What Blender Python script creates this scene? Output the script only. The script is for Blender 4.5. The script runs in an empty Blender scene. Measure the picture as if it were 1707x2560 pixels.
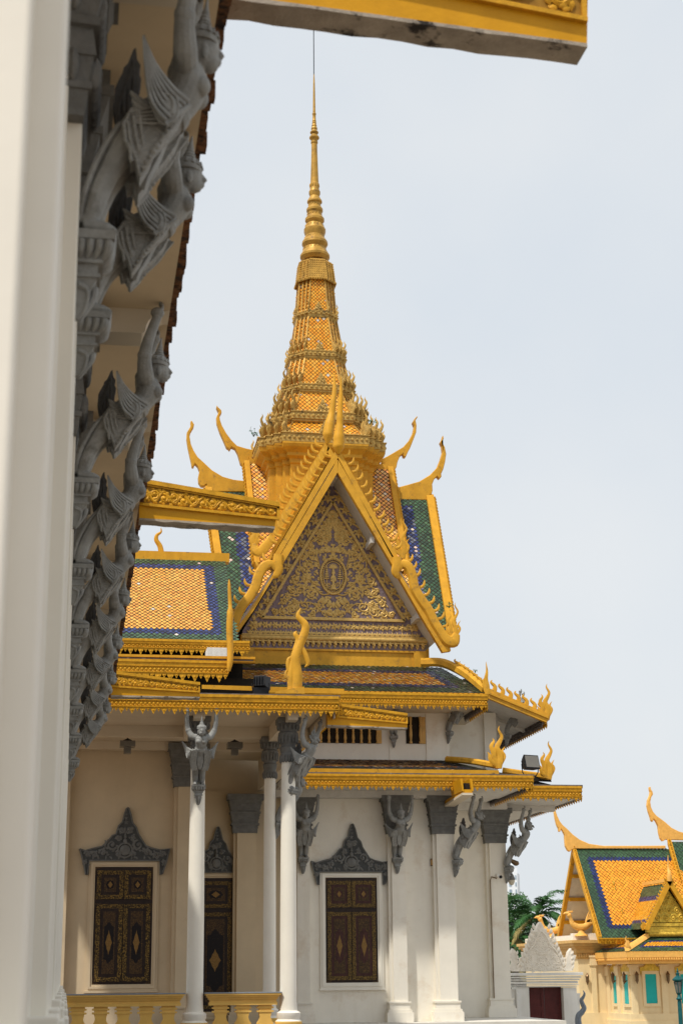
import bpy, bmesh, math, random
import numpy as np
from mathutils import Vector, Matrix
rnd = random.Random(7)
C = bpy.context.scene.collection
R = math.radians

# ---------------------------------------------------------------- camera, world, sun, exposure
F, CX, CY, EYE = 4000.0, 853.5, 1280.0, 1.6          # focal length and centre in pixels of the 1707x2560 photograph
_y = np.array([(162-CX)/F, -(2440-CY)/F, 1.0]); _y /= np.linalg.norm(_y)
_z = np.array([(712-CX)/F, 3.47, 1.0]); _z -= _z.dot(_y)*_y; _z /= np.linalg.norm(_z)
_x = np.array([_y[1]*_z[2]-_y[2]*_z[1], _y[2]*_z[0]-_y[0]*_z[2], _y[0]*_z[1]-_y[1]*_z[0]])
if _x[0] < 0: _x = -_x
MW = np.stack([_x, _y, _z], 1)                        # world -> camera (right, up, forward)
cam_d = bpy.data.cameras.new('camera'); cam = bpy.data.objects.new('camera', cam_d); C.objects.link(cam)
rt, up, fw = MW[0], MW[1], MW[2]
cam.matrix_world = Matrix(((rt[0], up[0], -fw[0], 0), (rt[1], up[1], -fw[1], 0), (rt[2], up[2], -fw[2], EYE), (0, 0, 0, 1)))
cam_d.sensor_fit = 'VERTICAL'; cam_d.sensor_height = 36; cam_d.sensor_width = 24
cam_d.lens = 36*F/2560; cam_d.clip_start = 0.1; cam_d.clip_end = 5000
cam_d.dof.use_dof = True; cam_d.dof.focus_distance = 48; cam_d.dof.aperture_fstop = 2.8
S = bpy.context.scene; S.camera = cam
S.view_settings.view_transform = 'Standard'; S.view_settings.look = 'None'
S.view_settings.exposure = 0.0; S.view_settings.gamma = 1.0
S.cycles.use_denoising = True; S.cycles.max_bounces = 8; S.cycles.diffuse_bounces = 5

SUN = Vector((-0.45, -0.38, 1.0)).normalized()        # towards the sun
el, az = math.asin(SUN.z), math.atan2(SUN.x, SUN.y)
W = bpy.data.worlds.new('World'); S.world = W; W.use_nodes = True
nt = W.node_tree; nt.nodes.clear()
sky = nt.nodes.new('ShaderNodeTexSky'); sky.sky_type = 'NISHITA'; sky.sun_disc = False
sky.sun_elevation = el; sky.sun_rotation = az; sky.dust_density = 4; sky.air_density = 1
b1 = nt.nodes.new('ShaderNodeBackground'); b1.inputs[1].default_value = 0.1; nt.links.new(sky.outputs[0], b1.inputs[0])
tc = nt.nodes.new('ShaderNodeTexCoord'); nz = nt.nodes.new('ShaderNodeTexNoise')
nz.inputs['Scale'].default_value = 4.5; nz.inputs['Detail'].default_value = 5; nz.inputs['Roughness'].default_value = .45
nt.links.new(tc.outputs['Generated'], nz.inputs['Vector'])
cr_ = nt.nodes.new('ShaderNodeValToRGB')
cr_.color_ramp.elements[0].position = .32; cr_.color_ramp.elements[0].color = (.765, .83, .895, 1)
cr_.color_ramp.elements[1].position = .68; cr_.color_ramp.elements[1].color = (.88, .91, .93, 1)
nt.links.new(nz.outputs['Fac'], cr_.inputs[0])
b2 = nt.nodes.new('ShaderNodeBackground'); b2.inputs[1].default_value = 1.0; nt.links.new(cr_.outputs[0], b2.inputs[0])
mx = nt.nodes.new('ShaderNodeMixShader'); mx.inputs[0].default_value = .86       # high thin overcast veils most of the blue
nt.links.new(b1.outputs[0], mx.inputs[1]); nt.links.new(b2.outputs[0], mx.inputs[2])
ow = nt.nodes.new('ShaderNodeOutputWorld'); nt.links.new(mx.outputs[0], ow.inputs[0])
sd = bpy.data.lights.new('sun', 'SUN'); sd.energy = 4.0; sd.angle = R(2.5); sd.color = (1.0, .95, .86)
so = bpy.data.objects.new('sun', sd); C.objects.link(so); so.rotation_euler = SUN.to_track_quat('Z', 'Y').to_euler()

def at(px, py, X=None, Y=None, Z=None):               # the world point seen at a photograph pixel, on a known plane
    d = MW.T @ np.array([(px-CX)/F, -(py-CY)/F, 1.0])
    t = Y/d[1] if Y is not None else X/d[0] if X is not None else (Z-EYE)/d[2]
    return Vector((t*d[0], t*d[1], EYE+t*d[2]))

# ---------------------------------------------------------------- materials
MATS = {}
def mat(name, col, rough=.6, metal=0, var=.12, scale=3.0, bump=0.0, bscale=30.0, stain=None, attr=False, coat=0, spec=.18, streak=0):
    m = bpy.data.materials.new(name); m.use_nodes = True; t = m.node_tree; N = t.nodes; L = t.links
    p = N['Principled BSDF']; p.inputs['Roughness'].default_value = rough; p.inputs['Metallic'].default_value = metal
    p.inputs['Specular IOR Level'].default_value = spec; p.inputs['Coat Weight'].default_value = coat
    g = N.new('ShaderNodeNewGeometry')
    n = N.new('ShaderNodeTexNoise'); n.inputs['Scale'].default_value = scale; n.inputs['Detail'].default_value = 6; n.inputs['Roughness'].default_value = .62
    L.new(g.outputs['Position'], n.inputs['Vector'])
    hi = [min(1, c*(1+var)) for c in col]; lo = [c*(1-var) for c in col]
    r = N.new('ShaderNodeValToRGB'); r.color_ramp.elements[0].position = .3; r.color_ramp.elements[1].position = .72
    r.color_ramp.elements[0].color = (*lo, 1); r.color_ramp.elements[1].color = (*hi, 1)
    L.new(n.outputs['Fac'], r.inputs[0]); out = r.outputs[0]
    if attr:
        a = N.new('ShaderNodeAttribute'); a.attribute_name = 'Col'
        mm = N.new('ShaderNodeMix'); mm.data_type = 'RGBA'; mm.blend_type = 'MULTIPLY'; mm.inputs[0].default_value = 1
        L.new(a.outputs['Color'], mm.inputs[6]); L.new(out, mm.inputs[7]); out = mm.outputs[2]
    if streak:                                        # vertical rain streaks
        mp = N.new('ShaderNodeMapping'); mp.inputs['Scale'].default_value = (2.2, 2.2, .3); L.new(g.outputs['Position'], mp.inputs[0])
        n3 = N.new('ShaderNodeTexNoise'); n3.inputs['Scale'].default_value = 1.5; n3.inputs['Detail'].default_value = 5; L.new(mp.outputs[0], n3.inputs[0])
        r3 = N.new('ShaderNodeValToRGB'); r3.color_ramp.elements[0].position = .5; r3.color_ramp.elements[1].position = .78
        r3.color_ramp.elements[0].color = (0, 0, 0, 1); r3.color_ramp.elements[1].color = (streak, streak, streak, 1); L.new(n3.outputs['Fac'], r3.inputs[0])
        m3 = N.new('ShaderNodeMix'); m3.data_type = 'RGBA'; L.new(r3.outputs[0], m3.inputs[0]); L.new(out, m3.inputs[6])
        m3.inputs[7].default_value = (col[0]*.62, col[1]*.55, col[2]*.42, 1); out = m3.outputs[2]
    if stain:                                         # (colour, low, high, scale): patches of wear
        n2 = N.new('ShaderNodeTexNoise'); n2.inputs['Scale'].default_value = stain[3]; n2.inputs['Detail'].default_value = 8; n2.inputs['Roughness'].default_value = .7
        L.new(g.outputs['Position'], n2.inputs['Vector'])
        r2 = N.new('ShaderNodeValToRGB'); r2.color_ramp.elements[0].position = stain[1]; r2.color_ramp.elements[1].position = stain[2]
        r2.color_ramp.elements[0].color = (0, 0, 0, 1); r2.color_ramp.elements[1].color = (1, 1, 1, 1); L.new(n2.outputs['Fac'], r2.inputs[0])
        m2 = N.new('ShaderNodeMix'); m2.data_type = 'RGBA'; L.new(r2.outputs[0], m2.inputs[0]); L.new(out, m2.inputs[6])
        m2.inputs[7].default_value = (*stain[0], 1); out = m2.outputs[2]
    L.new(out, p.inputs['Base Color'])
    if bump:
        nb = N.new('ShaderNodeTexNoise'); nb.inputs['Scale'].default_value = bscale; nb.inputs['Detail'].default_value = 4; L.new(g.outputs['Position'], nb.inputs['Vector'])
        b = N.new('ShaderNodeBump'); b.inputs['Strength'].default_value = bump; b.inputs['Distance'].default_value = .02
        L.new(nb.outputs['Fac'], b.inputs['Height']); L.new(b.outputs[0], p.inputs['Normal'])
    MATS[name] = m; return m

mat('white_paint', (.81, .765, .67), .55, var=.05, scale=1.2, bump=.08, bscale=14, stain=((.58, .45, .31), .55, .86, .9), streak=.15)
mat('column_paint', (.82, .78, .69), .5, var=.04, scale=1.5, bump=.05, bscale=10, stain=((.66, .52, .34), .68, .88, 2.2), streak=.08)
mat('cream_and_shaded_white', (.60, .485, .33), .6, var=.08, scale=1.0, bump=.1, bscale=12, stain=((.42, .30, .17), .66, .86, 1.4), streak=.08)  # cream paint, also the porch shade put into white surfaces as colour
mat('soffit_paint', (.62, .54, .42), .6, var=.07, scale=1.3, bump=.08, bscale=12, stain=((.5, .38, .24), .62, .85, 1.8))
mat('yellow_paint', (.62, .32, .030), .5, var=.15, scale=3, bump=.15, bscale=20, stain=((.26, .15, .045), .55, .74, 4.5), streak=.45)
mat('yellow_worn', (.60, .30, .022), .55, var=.12, scale=4, bump=.15, bscale=24, stain=((.07, .055, .04), .60, .70, 2.6), streak=.5)
mat('spout_yellow', (.62, .30, .010), .42, var=.10, scale=3, bump=.12, bscale=25, streak=.25)
mat('spout_concrete', (.36, .31, .25), .85, var=.2, scale=5, bump=.4, bscale=30, stain=((.035, .03, .027), .57, .66, 3.5))
mat('gold_relief', (.58, .295, .018), .5, metal=.08, var=.25, scale=9, bump=.2, bscale=60)
mat('old_gold', (.48, .305, .085), .46, metal=.2, var=.3, scale=8, bump=.2, bscale=50, stain=((.05, .04, .03), .56, .70, 3.5))
mat('pediment_gold', (.58, .385, .125), .45, metal=.2, var=.25, scale=12, bump=.2, bscale=50, stain=((.16, .10, .06), .62, .74, 9))
mat('spire_gold', (.44, .25, .05), .42, metal=.2, var=.3, scale=4, bump=.15, bscale=30, stain=((.16, .09, .035), .56, .70, 3))
mat('pediment_ground', (.22, .165, .175), .8, var=.35, scale=9, bump=.3, bscale=40, stain=((.34, .30, .34), .58, .72, 6))
mat('stone_grey', (.265, .268, .258), .6, var=.24, scale=6, bump=.3, bscale=45, stain=((.10, .088, .07), .54, .78, 4), streak=.3)
mat('stone_shade_dirt', (.085, .083, .08), .7, var=.25, scale=7, bump=.4, bscale=50)  # darker grey puts shadow and dirt into the plume's colour
mat('capital_grey', (.165, .165, .158), .7, var=.22, scale=7, bump=.35, bscale=45, stain=((.10, .08, .06), .6, .8, 4))
mat('glazed_tile', (1, 1, 1), .32, var=.12, scale=14, attr=True, coat=.06, spec=.28)
mat('tile_mortar', (.055, .04, .03), .95, var=.3, scale=10)
mat('tile_edge', (.16, .075, .035), .85, var=.5, scale=18, bump=.6, bscale=30, stain=((.03, .022, .018), .48, .6, 8))
mat('weathered_and_backlit_dark', (.14, .12, .11), .9, var=.35, scale=5, bump=.4, bscale=25, stain=((.33, .30, .27), .6, .7, 4))  # weathered ledges, and eave backs darkened in colour as if backlit
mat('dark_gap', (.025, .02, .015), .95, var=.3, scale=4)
mat('gable_soffit', (.62, .60, .56), .7, var=.1, scale=3, bump=.1, stain=((.25, .2, .16), .62, .78, 3))
mat('black_lacquer', (.030, .018, .014), .35, var=.3, scale=10)
mat('lit_lacquer', (.06, .024, .020), .4, var=.35, scale=9)  # lit copy of the lacquer: sunlight put into its redder tone
mat('black_metal', (.014, .014, .016), .4, var=.2)
mat('lamp_glass', (.55, .50, .40), .15, var=.1)
mat('smoked_glass', (.18, .17, .15), .12, var=.1)
mat('bronze', (.17, .11, .06), .4, metal=.7, var=.2)
mat('gate_white', (.80, .78, .73), .6, var=.06, scale=2, bump=.15, bscale=20, stain=((.45, .36, .27), .66, .74, 2.2), streak=.3)
mat('gate_carving', (.84, .77, .66), .8, var=.1, scale=5, bump=.25, bscale=35, stain=((.4, .35, .28), .66, .8, 3))
mat('maroon_door', (.10, .022, .020), .4, var=.2, scale=5, bump=.1)
mat('bird_orange', (.78, .42, .10), .55, var=.12, scale=6)
mat('pale_yellow', (.78, .62, .36), .6, var=.06, scale=1, bump=.06, stain=((.62, .47, .27), .60, .85, .8), streak=.25)
mat('ochre_trim', (.62, .38, .13), .6, var=.15, scale=4, bump=.25, bscale=20)
mat('bg_gold', (.62, .42, .06), .35, metal=.35, var=.35, scale=6, bump=.6, bscale=12)
mat('teal_shutter', (.02, .42, .40), .5, var=.06, scale=3)
mat('teal_iron', (.012, .095, .10), .4, metal=.2, var=.2)
mat('naga_grey', (.22, .25, .29), .6, var=.15, scale=10, bump=.5, bscale=25)
mat('tower_hazed_white', (.80, .84, .88), .6, var=.03, scale=.1)  # far haze put into this bluish white
mat('tower_glass', (.30, .38, .46), .2, var=.1, scale=.2)
mat('leaf_dark', (.016, .045, .013), .5, var=.5, scale=1.2)
mat('leaf_mid', (.03, .08, .02), .5, var=.45, scale=1.5)
mat('palm_green', (.035, .10, .028), .4, var=.5, scale=1.0)
mat('palm_dry', (.25, .20, .07), .6, var=.3, scale=2)
mat('bark', (.11, .085, .06), .9, var=.3, scale=6, bump=.5)
mat('weed_green', (.02, .11, .04), .5, var=.3)
mat('terrace_tile', (.15, .095, .055), .6, var=.2, scale=2)
mat('paving', (.30, .26, .21), .85, var=.1, scale=.6, bump=.1)
mat('plinth_stone', (.66, .63, .57), .7, var=.08, scale=2, bump=.1)
mat('balustrade_yellow', (.80, .50, .13), .55, var=.08, scale=3, bump=.1, streak=.2)
mat('blue_grey_cap', (.25, .28, .32), .6, var=.15, scale=4)

def lattice_mat(name, col, dark, sc, metal=.2, rough=.45, thr=.5):    # fine gilt pattern painted on lacquer
    m = bpy.data.materials.new(name); m.use_nodes = True; t = m.node_tree; N = t.nodes; L = t.links
    p = N['Principled BSDF']; p.inputs['Roughness'].default_value = rough; p.inputs['Metallic'].default_value = metal; p.inputs['Specular IOR Level'].default_value = .2
    g = N.new('ShaderNodeNewGeometry'); v = N.new('ShaderNodeTexVoronoi'); v.inputs['Scale'].default_value = sc
    L.new(g.outputs['Position'], v.inputs['Vector'])
    n = N.new('ShaderNodeTexNoise'); n.inputs['Scale'].default_value = sc*.6; n.inputs['Detail'].default_value = 3; L.new(g.outputs['Position'], n.inputs['Vector'])
    a = N.new('ShaderNodeMath'); a.operation = 'ADD'; L.new(v.outputs['Distance'], a.inputs[0]); L.new(n.outputs['Fac'], a.inputs[1])
    r = N.new('ShaderNodeValToRGB'); r.color_ramp.elements[0].position = thr-.08; r.color_ramp.elements[1].position = thr+.08
    r.color_ramp.elements[0].color = (*col, 1); r.color_ramp.elements[1].color = (*dark, 1)
    s = N.new('ShaderNodeMath'); s.operation = 'MULTIPLY'; s.inputs[1].default_value = .62; L.new(a.outputs[0], s.inputs[0])
    L.new(s.outputs[0], r.inputs[0]); L.new(r.outputs[0], p.inputs['Base Color'])
    MATS[name] = m
mat('gilt_diamond', (.22, .125, .04), .4, metal=.3, var=.3, scale=25)
lattice_mat('gilt_border', (.30, .18, .042), (.028, .02, .012), 48, thr=.56)
lattice_mat('gilt_field', (.15, .085, .028), (.035, .022, .016), 60, thr=.56)
lattice_mat('gilt_speckle', (.06, .045, .025), (.014, .011, .012), 30, thr=.36)

def carve_mat(name, col, sc, strength, rough=.6, metal=0, dark=.5):   # carved relief too fine to model
    m = bpy.data.materials.new(name); m.use_nodes = True; t = m.node_tree; N = t.nodes; L = t.links
    p = N['Principled BSDF']; p.inputs['Roughness'].default_value = rough; p.inputs['Metallic'].default_value = metal; p.inputs['Specular IOR Level'].default_value = .2
    g = N.new('ShaderNodeNewGeometry'); v = N.new('ShaderNodeTexVoronoi'); v.feature = 'SMOOTH_F1'; v.inputs['Scale'].default_value = sc
    n = N.new('ShaderNodeTexNoise'); n.inputs['Scale'].default_value = sc*.5; n.inputs['Detail'].default_value = 2
    L.new(g.outputs['Position'], n.inputs['Vector'])
    mx = N.new('ShaderNodeMix'); mx.data_type = 'RGBA'; mx.inputs[0].default_value = .12
    L.new(g.outputs['Position'], mx.inputs[6]); L.new(n.outputs['Color'], mx.inputs[7]); L.new(mx.outputs[2], v.inputs['Vector'])
    b = N.new('ShaderNodeBump'); b.inputs['Strength'].default_value = strength; b.inputs['Distance'].default_value = .05; b.invert = True
    L.new(v.outputs['Distance'], b.inputs['Height']); L.new(b.outputs[0], p.inputs['Normal'])
    r = N.new('ShaderNodeValToRGB'); r.color_ramp.elements[0].color = (*col, 1); r.color_ramp.elements[1].color = (*[c*dark for c in col], 1)
    r.color_ramp.elements[0].position = .25; r.color_ramp.elements[1].position = .6
    L.new(v.outputs['Distance'], r.inputs[0]); L.new(r.outputs[0], p.inputs['Base Color'])
    MATS[name] = m
carve_mat('carved_stone', (.26, .26, .25), 22, 1.0)
carve_mat('carved_gold', (.62, .42, .13), 14, 1.0, .45, .25, .45)
carve_mat('skirt_stone', (.30, .30, .285), 34, .35, dark=.8)
mat('hood_recess_shade', (.075, .078, .078), .8, var=.2, scale=8)  # dark tone paints the recess shade behind the hood scrolls
mat('frieze_shade_dirt', (.30, .155, .018), .6, var=.25, scale=8)  # recess shade and dirt painted in behind the frieze scrolls

# ---------------------------------------------------------------- mesh building
ORG = {}
def V(*a): return Vector(a)
class MB:
    def __init__(s): s.v = []; s.f = []; s.m = []; s.c = []; s.k = (1, 1, 1); s.mi = 0
    def add(s, vs, fs):
        o = len(s.v); s.v += [Vector(p) for p in vs]; s.c += [s.k]*len(vs)
        for f in fs: s.f.append([i+o for i in f]); s.m.append(s.mi)
        return s
    def hexa(s, p): return s.add(p, [(3, 2, 1, 0), (4, 5, 6, 7), (0, 1, 5, 4), (1, 2, 6, 5), (2, 3, 7, 6), (3, 0, 4, 7)])
    def box(s, x0, x1, y0, y1, z0, z1):
        return s.hexa([(x0, y0, z0), (x1, y0, z0), (x1, y1, z0), (x0, y1, z0), (x0, y0, z1), (x1, y0, z1), (x1, y1, z1), (x0, y1, z1)])
    def taper(s, c, w0, d0, z0, w1, d1, z1):
        x, y = c
        return s.hexa([(x-w0, y-d0, z0), (x+w0, y-d0, z0), (x+w0, y+d0, z0), (x-w0, y+d0, z0), (x-w1, y-d1, z1), (x+w1, y-d1, z1), (x+w1, y+d1, z1), (x-w1, y+d1, z1)])
    def fbox(s, Fr, a0, a1, b0, b1, h0, h1):
        return s.hexa([Fr(a0, b0, h0), Fr(a1, b0, h0), Fr(a1, b1, h0), Fr(a0, b1, h0), Fr(a0, b0, h1), Fr(a1, b0, h1), Fr(a1, b1, h1), Fr(a0, b1, h1)])
    def prism(s, poly, d):                           # polygon (3D points) pushed along d
        n = len(poly); d = Vector(d); a = [Vector(p) for p in poly]
        return s.add(a+[p+d for p in a], [tuple(range(n-1, -1, -1)), tuple(range(n, 2*n))]+[(i, (i+1) % n, n+(i+1) % n, n+i) for i in range(n)])
    def loft(s, rings, cap=True):
        n = len(rings[0]); vs = [p for r in rings for p in r]; fs = []
        for k in range(len(rings)-1):
            for i in range(n): fs.append((k*n+i, k*n+(i+1) % n, (k+1)*n+(i+1) % n, (k+1)*n+i))
        if cap: fs += [tuple(range(n-1, -1, -1)), tuple(range((len(rings)-1)*n, len(rings)*n))]
        return s.add(vs, fs)
    def lathe(s, prof, c=(0, 0), seg=20, sq=False):
        rings = []
        for r, z in prof:
            if sq: rings.append([V(c[0]+r*i, c[1]+r*j, z) for i, j in ((-1, -1), (1, -1), (1, 1), (-1, 1))])
            else: rings.append([V(c[0]+r*math.cos(2*math.pi*k/seg), c[1]+r*math.sin(2*math.pi*k/seg), z) for k in range(seg)])
        return s.loft(rings)
    def tube(s, P, rad, seg=7, up=None, flat=1.0):
        P = [Vector(p) for p in P]; n = len(P); rings = []; prev = None
        if not hasattr(rad, '__len__'): rad = [rad]*n
        for i in range(n):
            t = (P[min(i+1, n-1)]-P[max(i-1, 0)]).normalized()
            u = Vector(up) if up is not None else (prev if prev is not None else (V(0, 0, 1) if abs(t.z) < .9 else V(1, 0, 0)))
            a = u-t*u.dot(t)
            if a.length < 1e-5: a = t.orthogonal()
            a.normalize(); b = t.cross(a); prev = a
            rings.append([P[i]+(a*math.cos(2*math.pi*k/seg)*flat+b*math.sin(2*math.pi*k/seg))*rad[i] for k in range(seg)])
        return s.loft(rings)
    def ball(s, c, r, nu=12, nv=8, rot=None):
        c = Vector(c); r = (r, r, r) if not hasattr(r, '__len__') else r; rings = []
        for j in range(nv+1):
            th = math.pi*(j+.001)/(nv+.002); ring = []
            for i in range(nu):
                ph = 2*math.pi*i/nu; p = V(r[0]*math.sin(th)*math.cos(ph), r[1]*math.sin(th)*math.sin(ph), -r[2]*math.cos(th))
                if rot is not None: p = rot @ p
                ring.append(c+p)
            rings.append(ring)
        return s.loft(rings)
    def mesh(s, name, org=V(0, 0, 0), smooth=None):
        me = bpy.data.meshes.new(name)
        me.from_pydata([tuple(p-org) for p in s.v], [], s.f); me.update()
        bm = bmesh.new(); bm.from_mesh(me); bmesh.ops.recalc_face_normals(bm, faces=bm.faces); bm.to_mesh(me); bm.free()
        me.polygons.foreach_set('material_index', s.m)
        if any(c != (1, 1, 1) for c in s.c):
            a = me.color_attributes.new('Col', 'FLOAT_COLOR', 'POINT')
            a.data.foreach_set('color', [x for c in s.c for x in (*c, 1)])
        if smooth is not None:
            me.polygons.foreach_set('use_smooth', [True]*len(me.polygons)); me.set_sharp_from_angle(angle=R(smooth))
        return me
    def build(s, name, mats, parent=None, org=None, smooth=None, bevel=0):
        if org is None: org = ORG.get(parent.name, V(0, 0, 0)) if parent is not None else V(0, 0, 0)
        me = s.mesh(name, org, smooth)
        for k in (mats if isinstance(mats, (list, tuple)) else [mats]): me.materials.append(MATS[k])
        o = bpy.data.objects.new(name, me); C.objects.link(o)
        if parent is not None: o.parent = parent
        else: o.location = org
        ORG[o.name] = org
        if bevel:
            b = o.modifiers.new('bevel', 'BEVEL'); b.width = bevel; b.segments = 2; b.limit_method = 'ANGLE'; b.angle_limit = R(40)
        return o
def frame(O, U, Vv, N=None):
    O, U, Vv = Vector(O), Vector(U).normalized(), Vector(Vv).normalized(); N = Vector(N).normalized() if N is not None else U.cross(Vv)
    return lambda a, b, h=0.0: O+U*a+Vv*b+N*h
def tag(o, label=None, cat=None, group=None, kind=None):
    if label: o['label'] = label
    if cat: o['category'] = cat
    if group: o['group'] = group
    if kind: o['kind'] = kind
    return o
def thing(name, label, cat, loc=(0, 0, 0), group=None):
    o = bpy.data.objects.new(name, None); C.objects.link(o); o.location = loc; o.empty_display_size = .3
    ORG[o.name] = Vector(loc); return tag(o, label, cat, group)
def kids(o): return [c for c in o.children]
def copy_tree(o, parent=None):
    c = o.copy(); C.objects.link(c)
    if parent is not None: c.parent = parent
    for k in list(o.children): copy_tree(k, c)
    return c
def cr(P, n=6, closed=False):                        # Catmull-Rom through points
    P = [Vector(p) for p in P]; out = []; m = len(P)
    for i in range(m if closed else m-1):
        p0 = P[(i-1) % m] if closed or i > 0 else P[0]*2-P[1]
        p1, p2 = P[i], P[(i+1) % m]
        p3 = P[(i+2) % m] if closed or i+2 < m else P[-1]*2-P[-2]
        for k in range(n):
            t = k/n; out.append(.5*((2*p1)+(p2-p0)*t+(2*p0-5*p1+4*p2-p3)*t*t+(3*p1-p0-3*p2+p3)*t*t*t))
    if not closed: out.append(P[-1])
    return out
def lerp(a, b, n): return [a+(b-a)*k/(n-1) for k in range(n)]

# ---------------------------------------------------------------- carved ornament on a plane frame Fr(a, b, height)
def nrm(Fr): return (Fr(0, 0, 1)-Fr(0, 0, 0)).normalized()
def leaf(B, Fr, x, y, ang, ln, w, bend=.35, seg=5, h=0.0):
    P = []; a = ang
    for k in range(6):
        P.append(Fr(x, y, h+w*.35)); x += math.cos(a)*ln/5; y += math.sin(a)*ln/5; a += bend/5*2
    B.tube(P, [w*.35, w*.85, w, w*.8, w*.45, w*.06], seg, nrm(Fr), .62)
def scroll(B, Fr, x, y, r, a0, turns, dr, w, leaves=3, h=0.0):
    n = int(9*turns)+2; P = []; Rr = []
    for k in range(n):
        t = k/(n-1); rr = r*(1-t)*.86+r*.14; a = a0+dr*t*turns*2*math.pi
        P.append(Fr(x+rr*math.cos(a), y+rr*math.sin(a), h+w*.5)); Rr.append(w*(1-.35*t))
    B.tube(P, Rr, 5, nrm(Fr), .8); B.ball(Fr(x, y, h+w*.5), w*1.25, 7, 5)
    for k in range(leaves):
        a = a0+dr*(.15+k*.8/max(1, leaves)*turns)*2*math.pi*.6
        leaf(B, Fr, x+r*.9*math.cos(a), y+r*.9*math.sin(a), a+dr*.7, r*.75, w*.95, dr*.8, h=h)
def flower(B, Fr, x, y, r, n=5, a0=.3, h=0.0):
    for k in range(n): leaf(B, Fr, x, y, a0+2*math.pi*k/n, r, r*.26, .15, h=h)
    B.ball(Fr(x, y, h+r*.2), r*.25, 7, 5)
def vine(B, Fr, L, H, H1=None, w=.02, seed=1):       # running acanthus scroll in a strip L long, H (to H1) high
    q = random.Random(seed); H1 = H if H1 is None else H1; n = max(2, int(round(L/(.5*(H+H1)*.82)))); P = []
    for k in range(n*8+1):
        t = k/(n*8); hh = H+(H1-H)*t
        P.append(Fr(t*L, hh*(.5+.36*math.sin(t*n*math.pi)), w*.4))
    B.tube(P, w*.85, 5, nrm(Fr), .8)
    for k in range(n*5): t = (k+.5)/(n*5); hh = H+(H1-H)*t; leaf(B, Fr, t*L, hh*q.uniform(.12, .88), q.uniform(0, 6.28), hh*.30, w*1.25, q.uniform(-1, 1))
    for k in range(n):
        t = (k+.5)/n; hh = H+(H1-H)*t; s = 1 if k % 2 else -1
        scroll(B, Fr, t*L, hh*(.5+s*.10), hh*.30, q.uniform(-.3, .3)-s*1.57, 1.35, s, w, 3)
        for j in range(4):
            a = q.uniform(0, 6.28); leaf(B, Fr, (t+q.uniform(-.4, .4)/n)*L, hh*q.uniform(.2, .8), a, hh*.28, w*.9, q.uniform(-1, 1))
        for u_ in (.12, .88): leaf(B, Fr, (t+q.uniform(-.25, .1)/n)*L, hh*u_, q.choice([.2, 2.9, .6, -.3]), hh*.25, w, q.uniform(-.8, .8))
def flame(B, base, H, D, N, w=None):                 # naga-flame finial: base point, height, leaning direction D, thickness direction N
    base, D, N = Vector(base), Vector(D).normalized(), Vector(N).normalized(); Z = V(0, 0, 1); w = (w or H*.085)*.62
    g = lambda a, b: base+D*a*H+Z*b*H
    B.tube(cr([g(0, -.03), g(.02, .12), g(.03, .3), g(-.03, .47), g(.05, .62), g(.10, .75), g(.03, .90), g(.05, 1.0)], 4), np.interp(np.linspace(0, 1, 29), [0, .15, .35, .6, .8, 1], [w*1.2, w*1.5, w*1.35, w*.8, w*.5, w*.05]), 6, N, .65)
    B.tube(cr([g(-.02, .0), g(-.10, .2), g(-.12, .36), g(-.17, .50), g(-.10, .62), g(-.13, .70)], 4), np.interp(np.linspace(0, 1, 21), [0, .4, .7, 1], [w, w*1.1, w*.7, w*.05]), 6, N, .6)
    B.tube(cr([g(.05, .1), g(.14, .26), g(.10, .38), g(.17, .5)], 4), np.interp(np.linspace(0, 1, 13), [0, .5, 1], [w, w*.8, w*.05]), 6, N, .6)
    B.tube(cr([g(-.05, .05), g(-.19, .16), g(-.22, .30), g(-.27, .36)], 4), np.interp(np.linspace(0, 1, 13), [0, .5, 1], [w*.9, w*.8, w*.05]), 6, N, .6)
def spike(B, base, H, D, N, w=None):                 # slim spear finial
    base, D, N = Vector(base), Vector(D).normalized(), Vector(N).normalized(); Z = V(0, 0, 1); w = w or H*.06
    g = lambda a, b: base+D*a*H+Z*b*H
    B.tube(cr([g(0, -.02), g(.01, .2), g(-.02, .45), g(.02, .7), g(0, 1)], 4), np.interp(np.linspace(0, 1, 17), [0, .3, .6, 1], [w*1.3, w*1.3, w*.9, w*.08]), 6, N, .7)
    B.tube(cr([g(-.03, .05), g(-.09, .25), g(-.10, .42), g(-.06, .5)], 3), [w, w, w*.9, w*.9, w*.7, w*.6, w*.5, w*.3, w*.2, w*.1], 6, N, .7)

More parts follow.
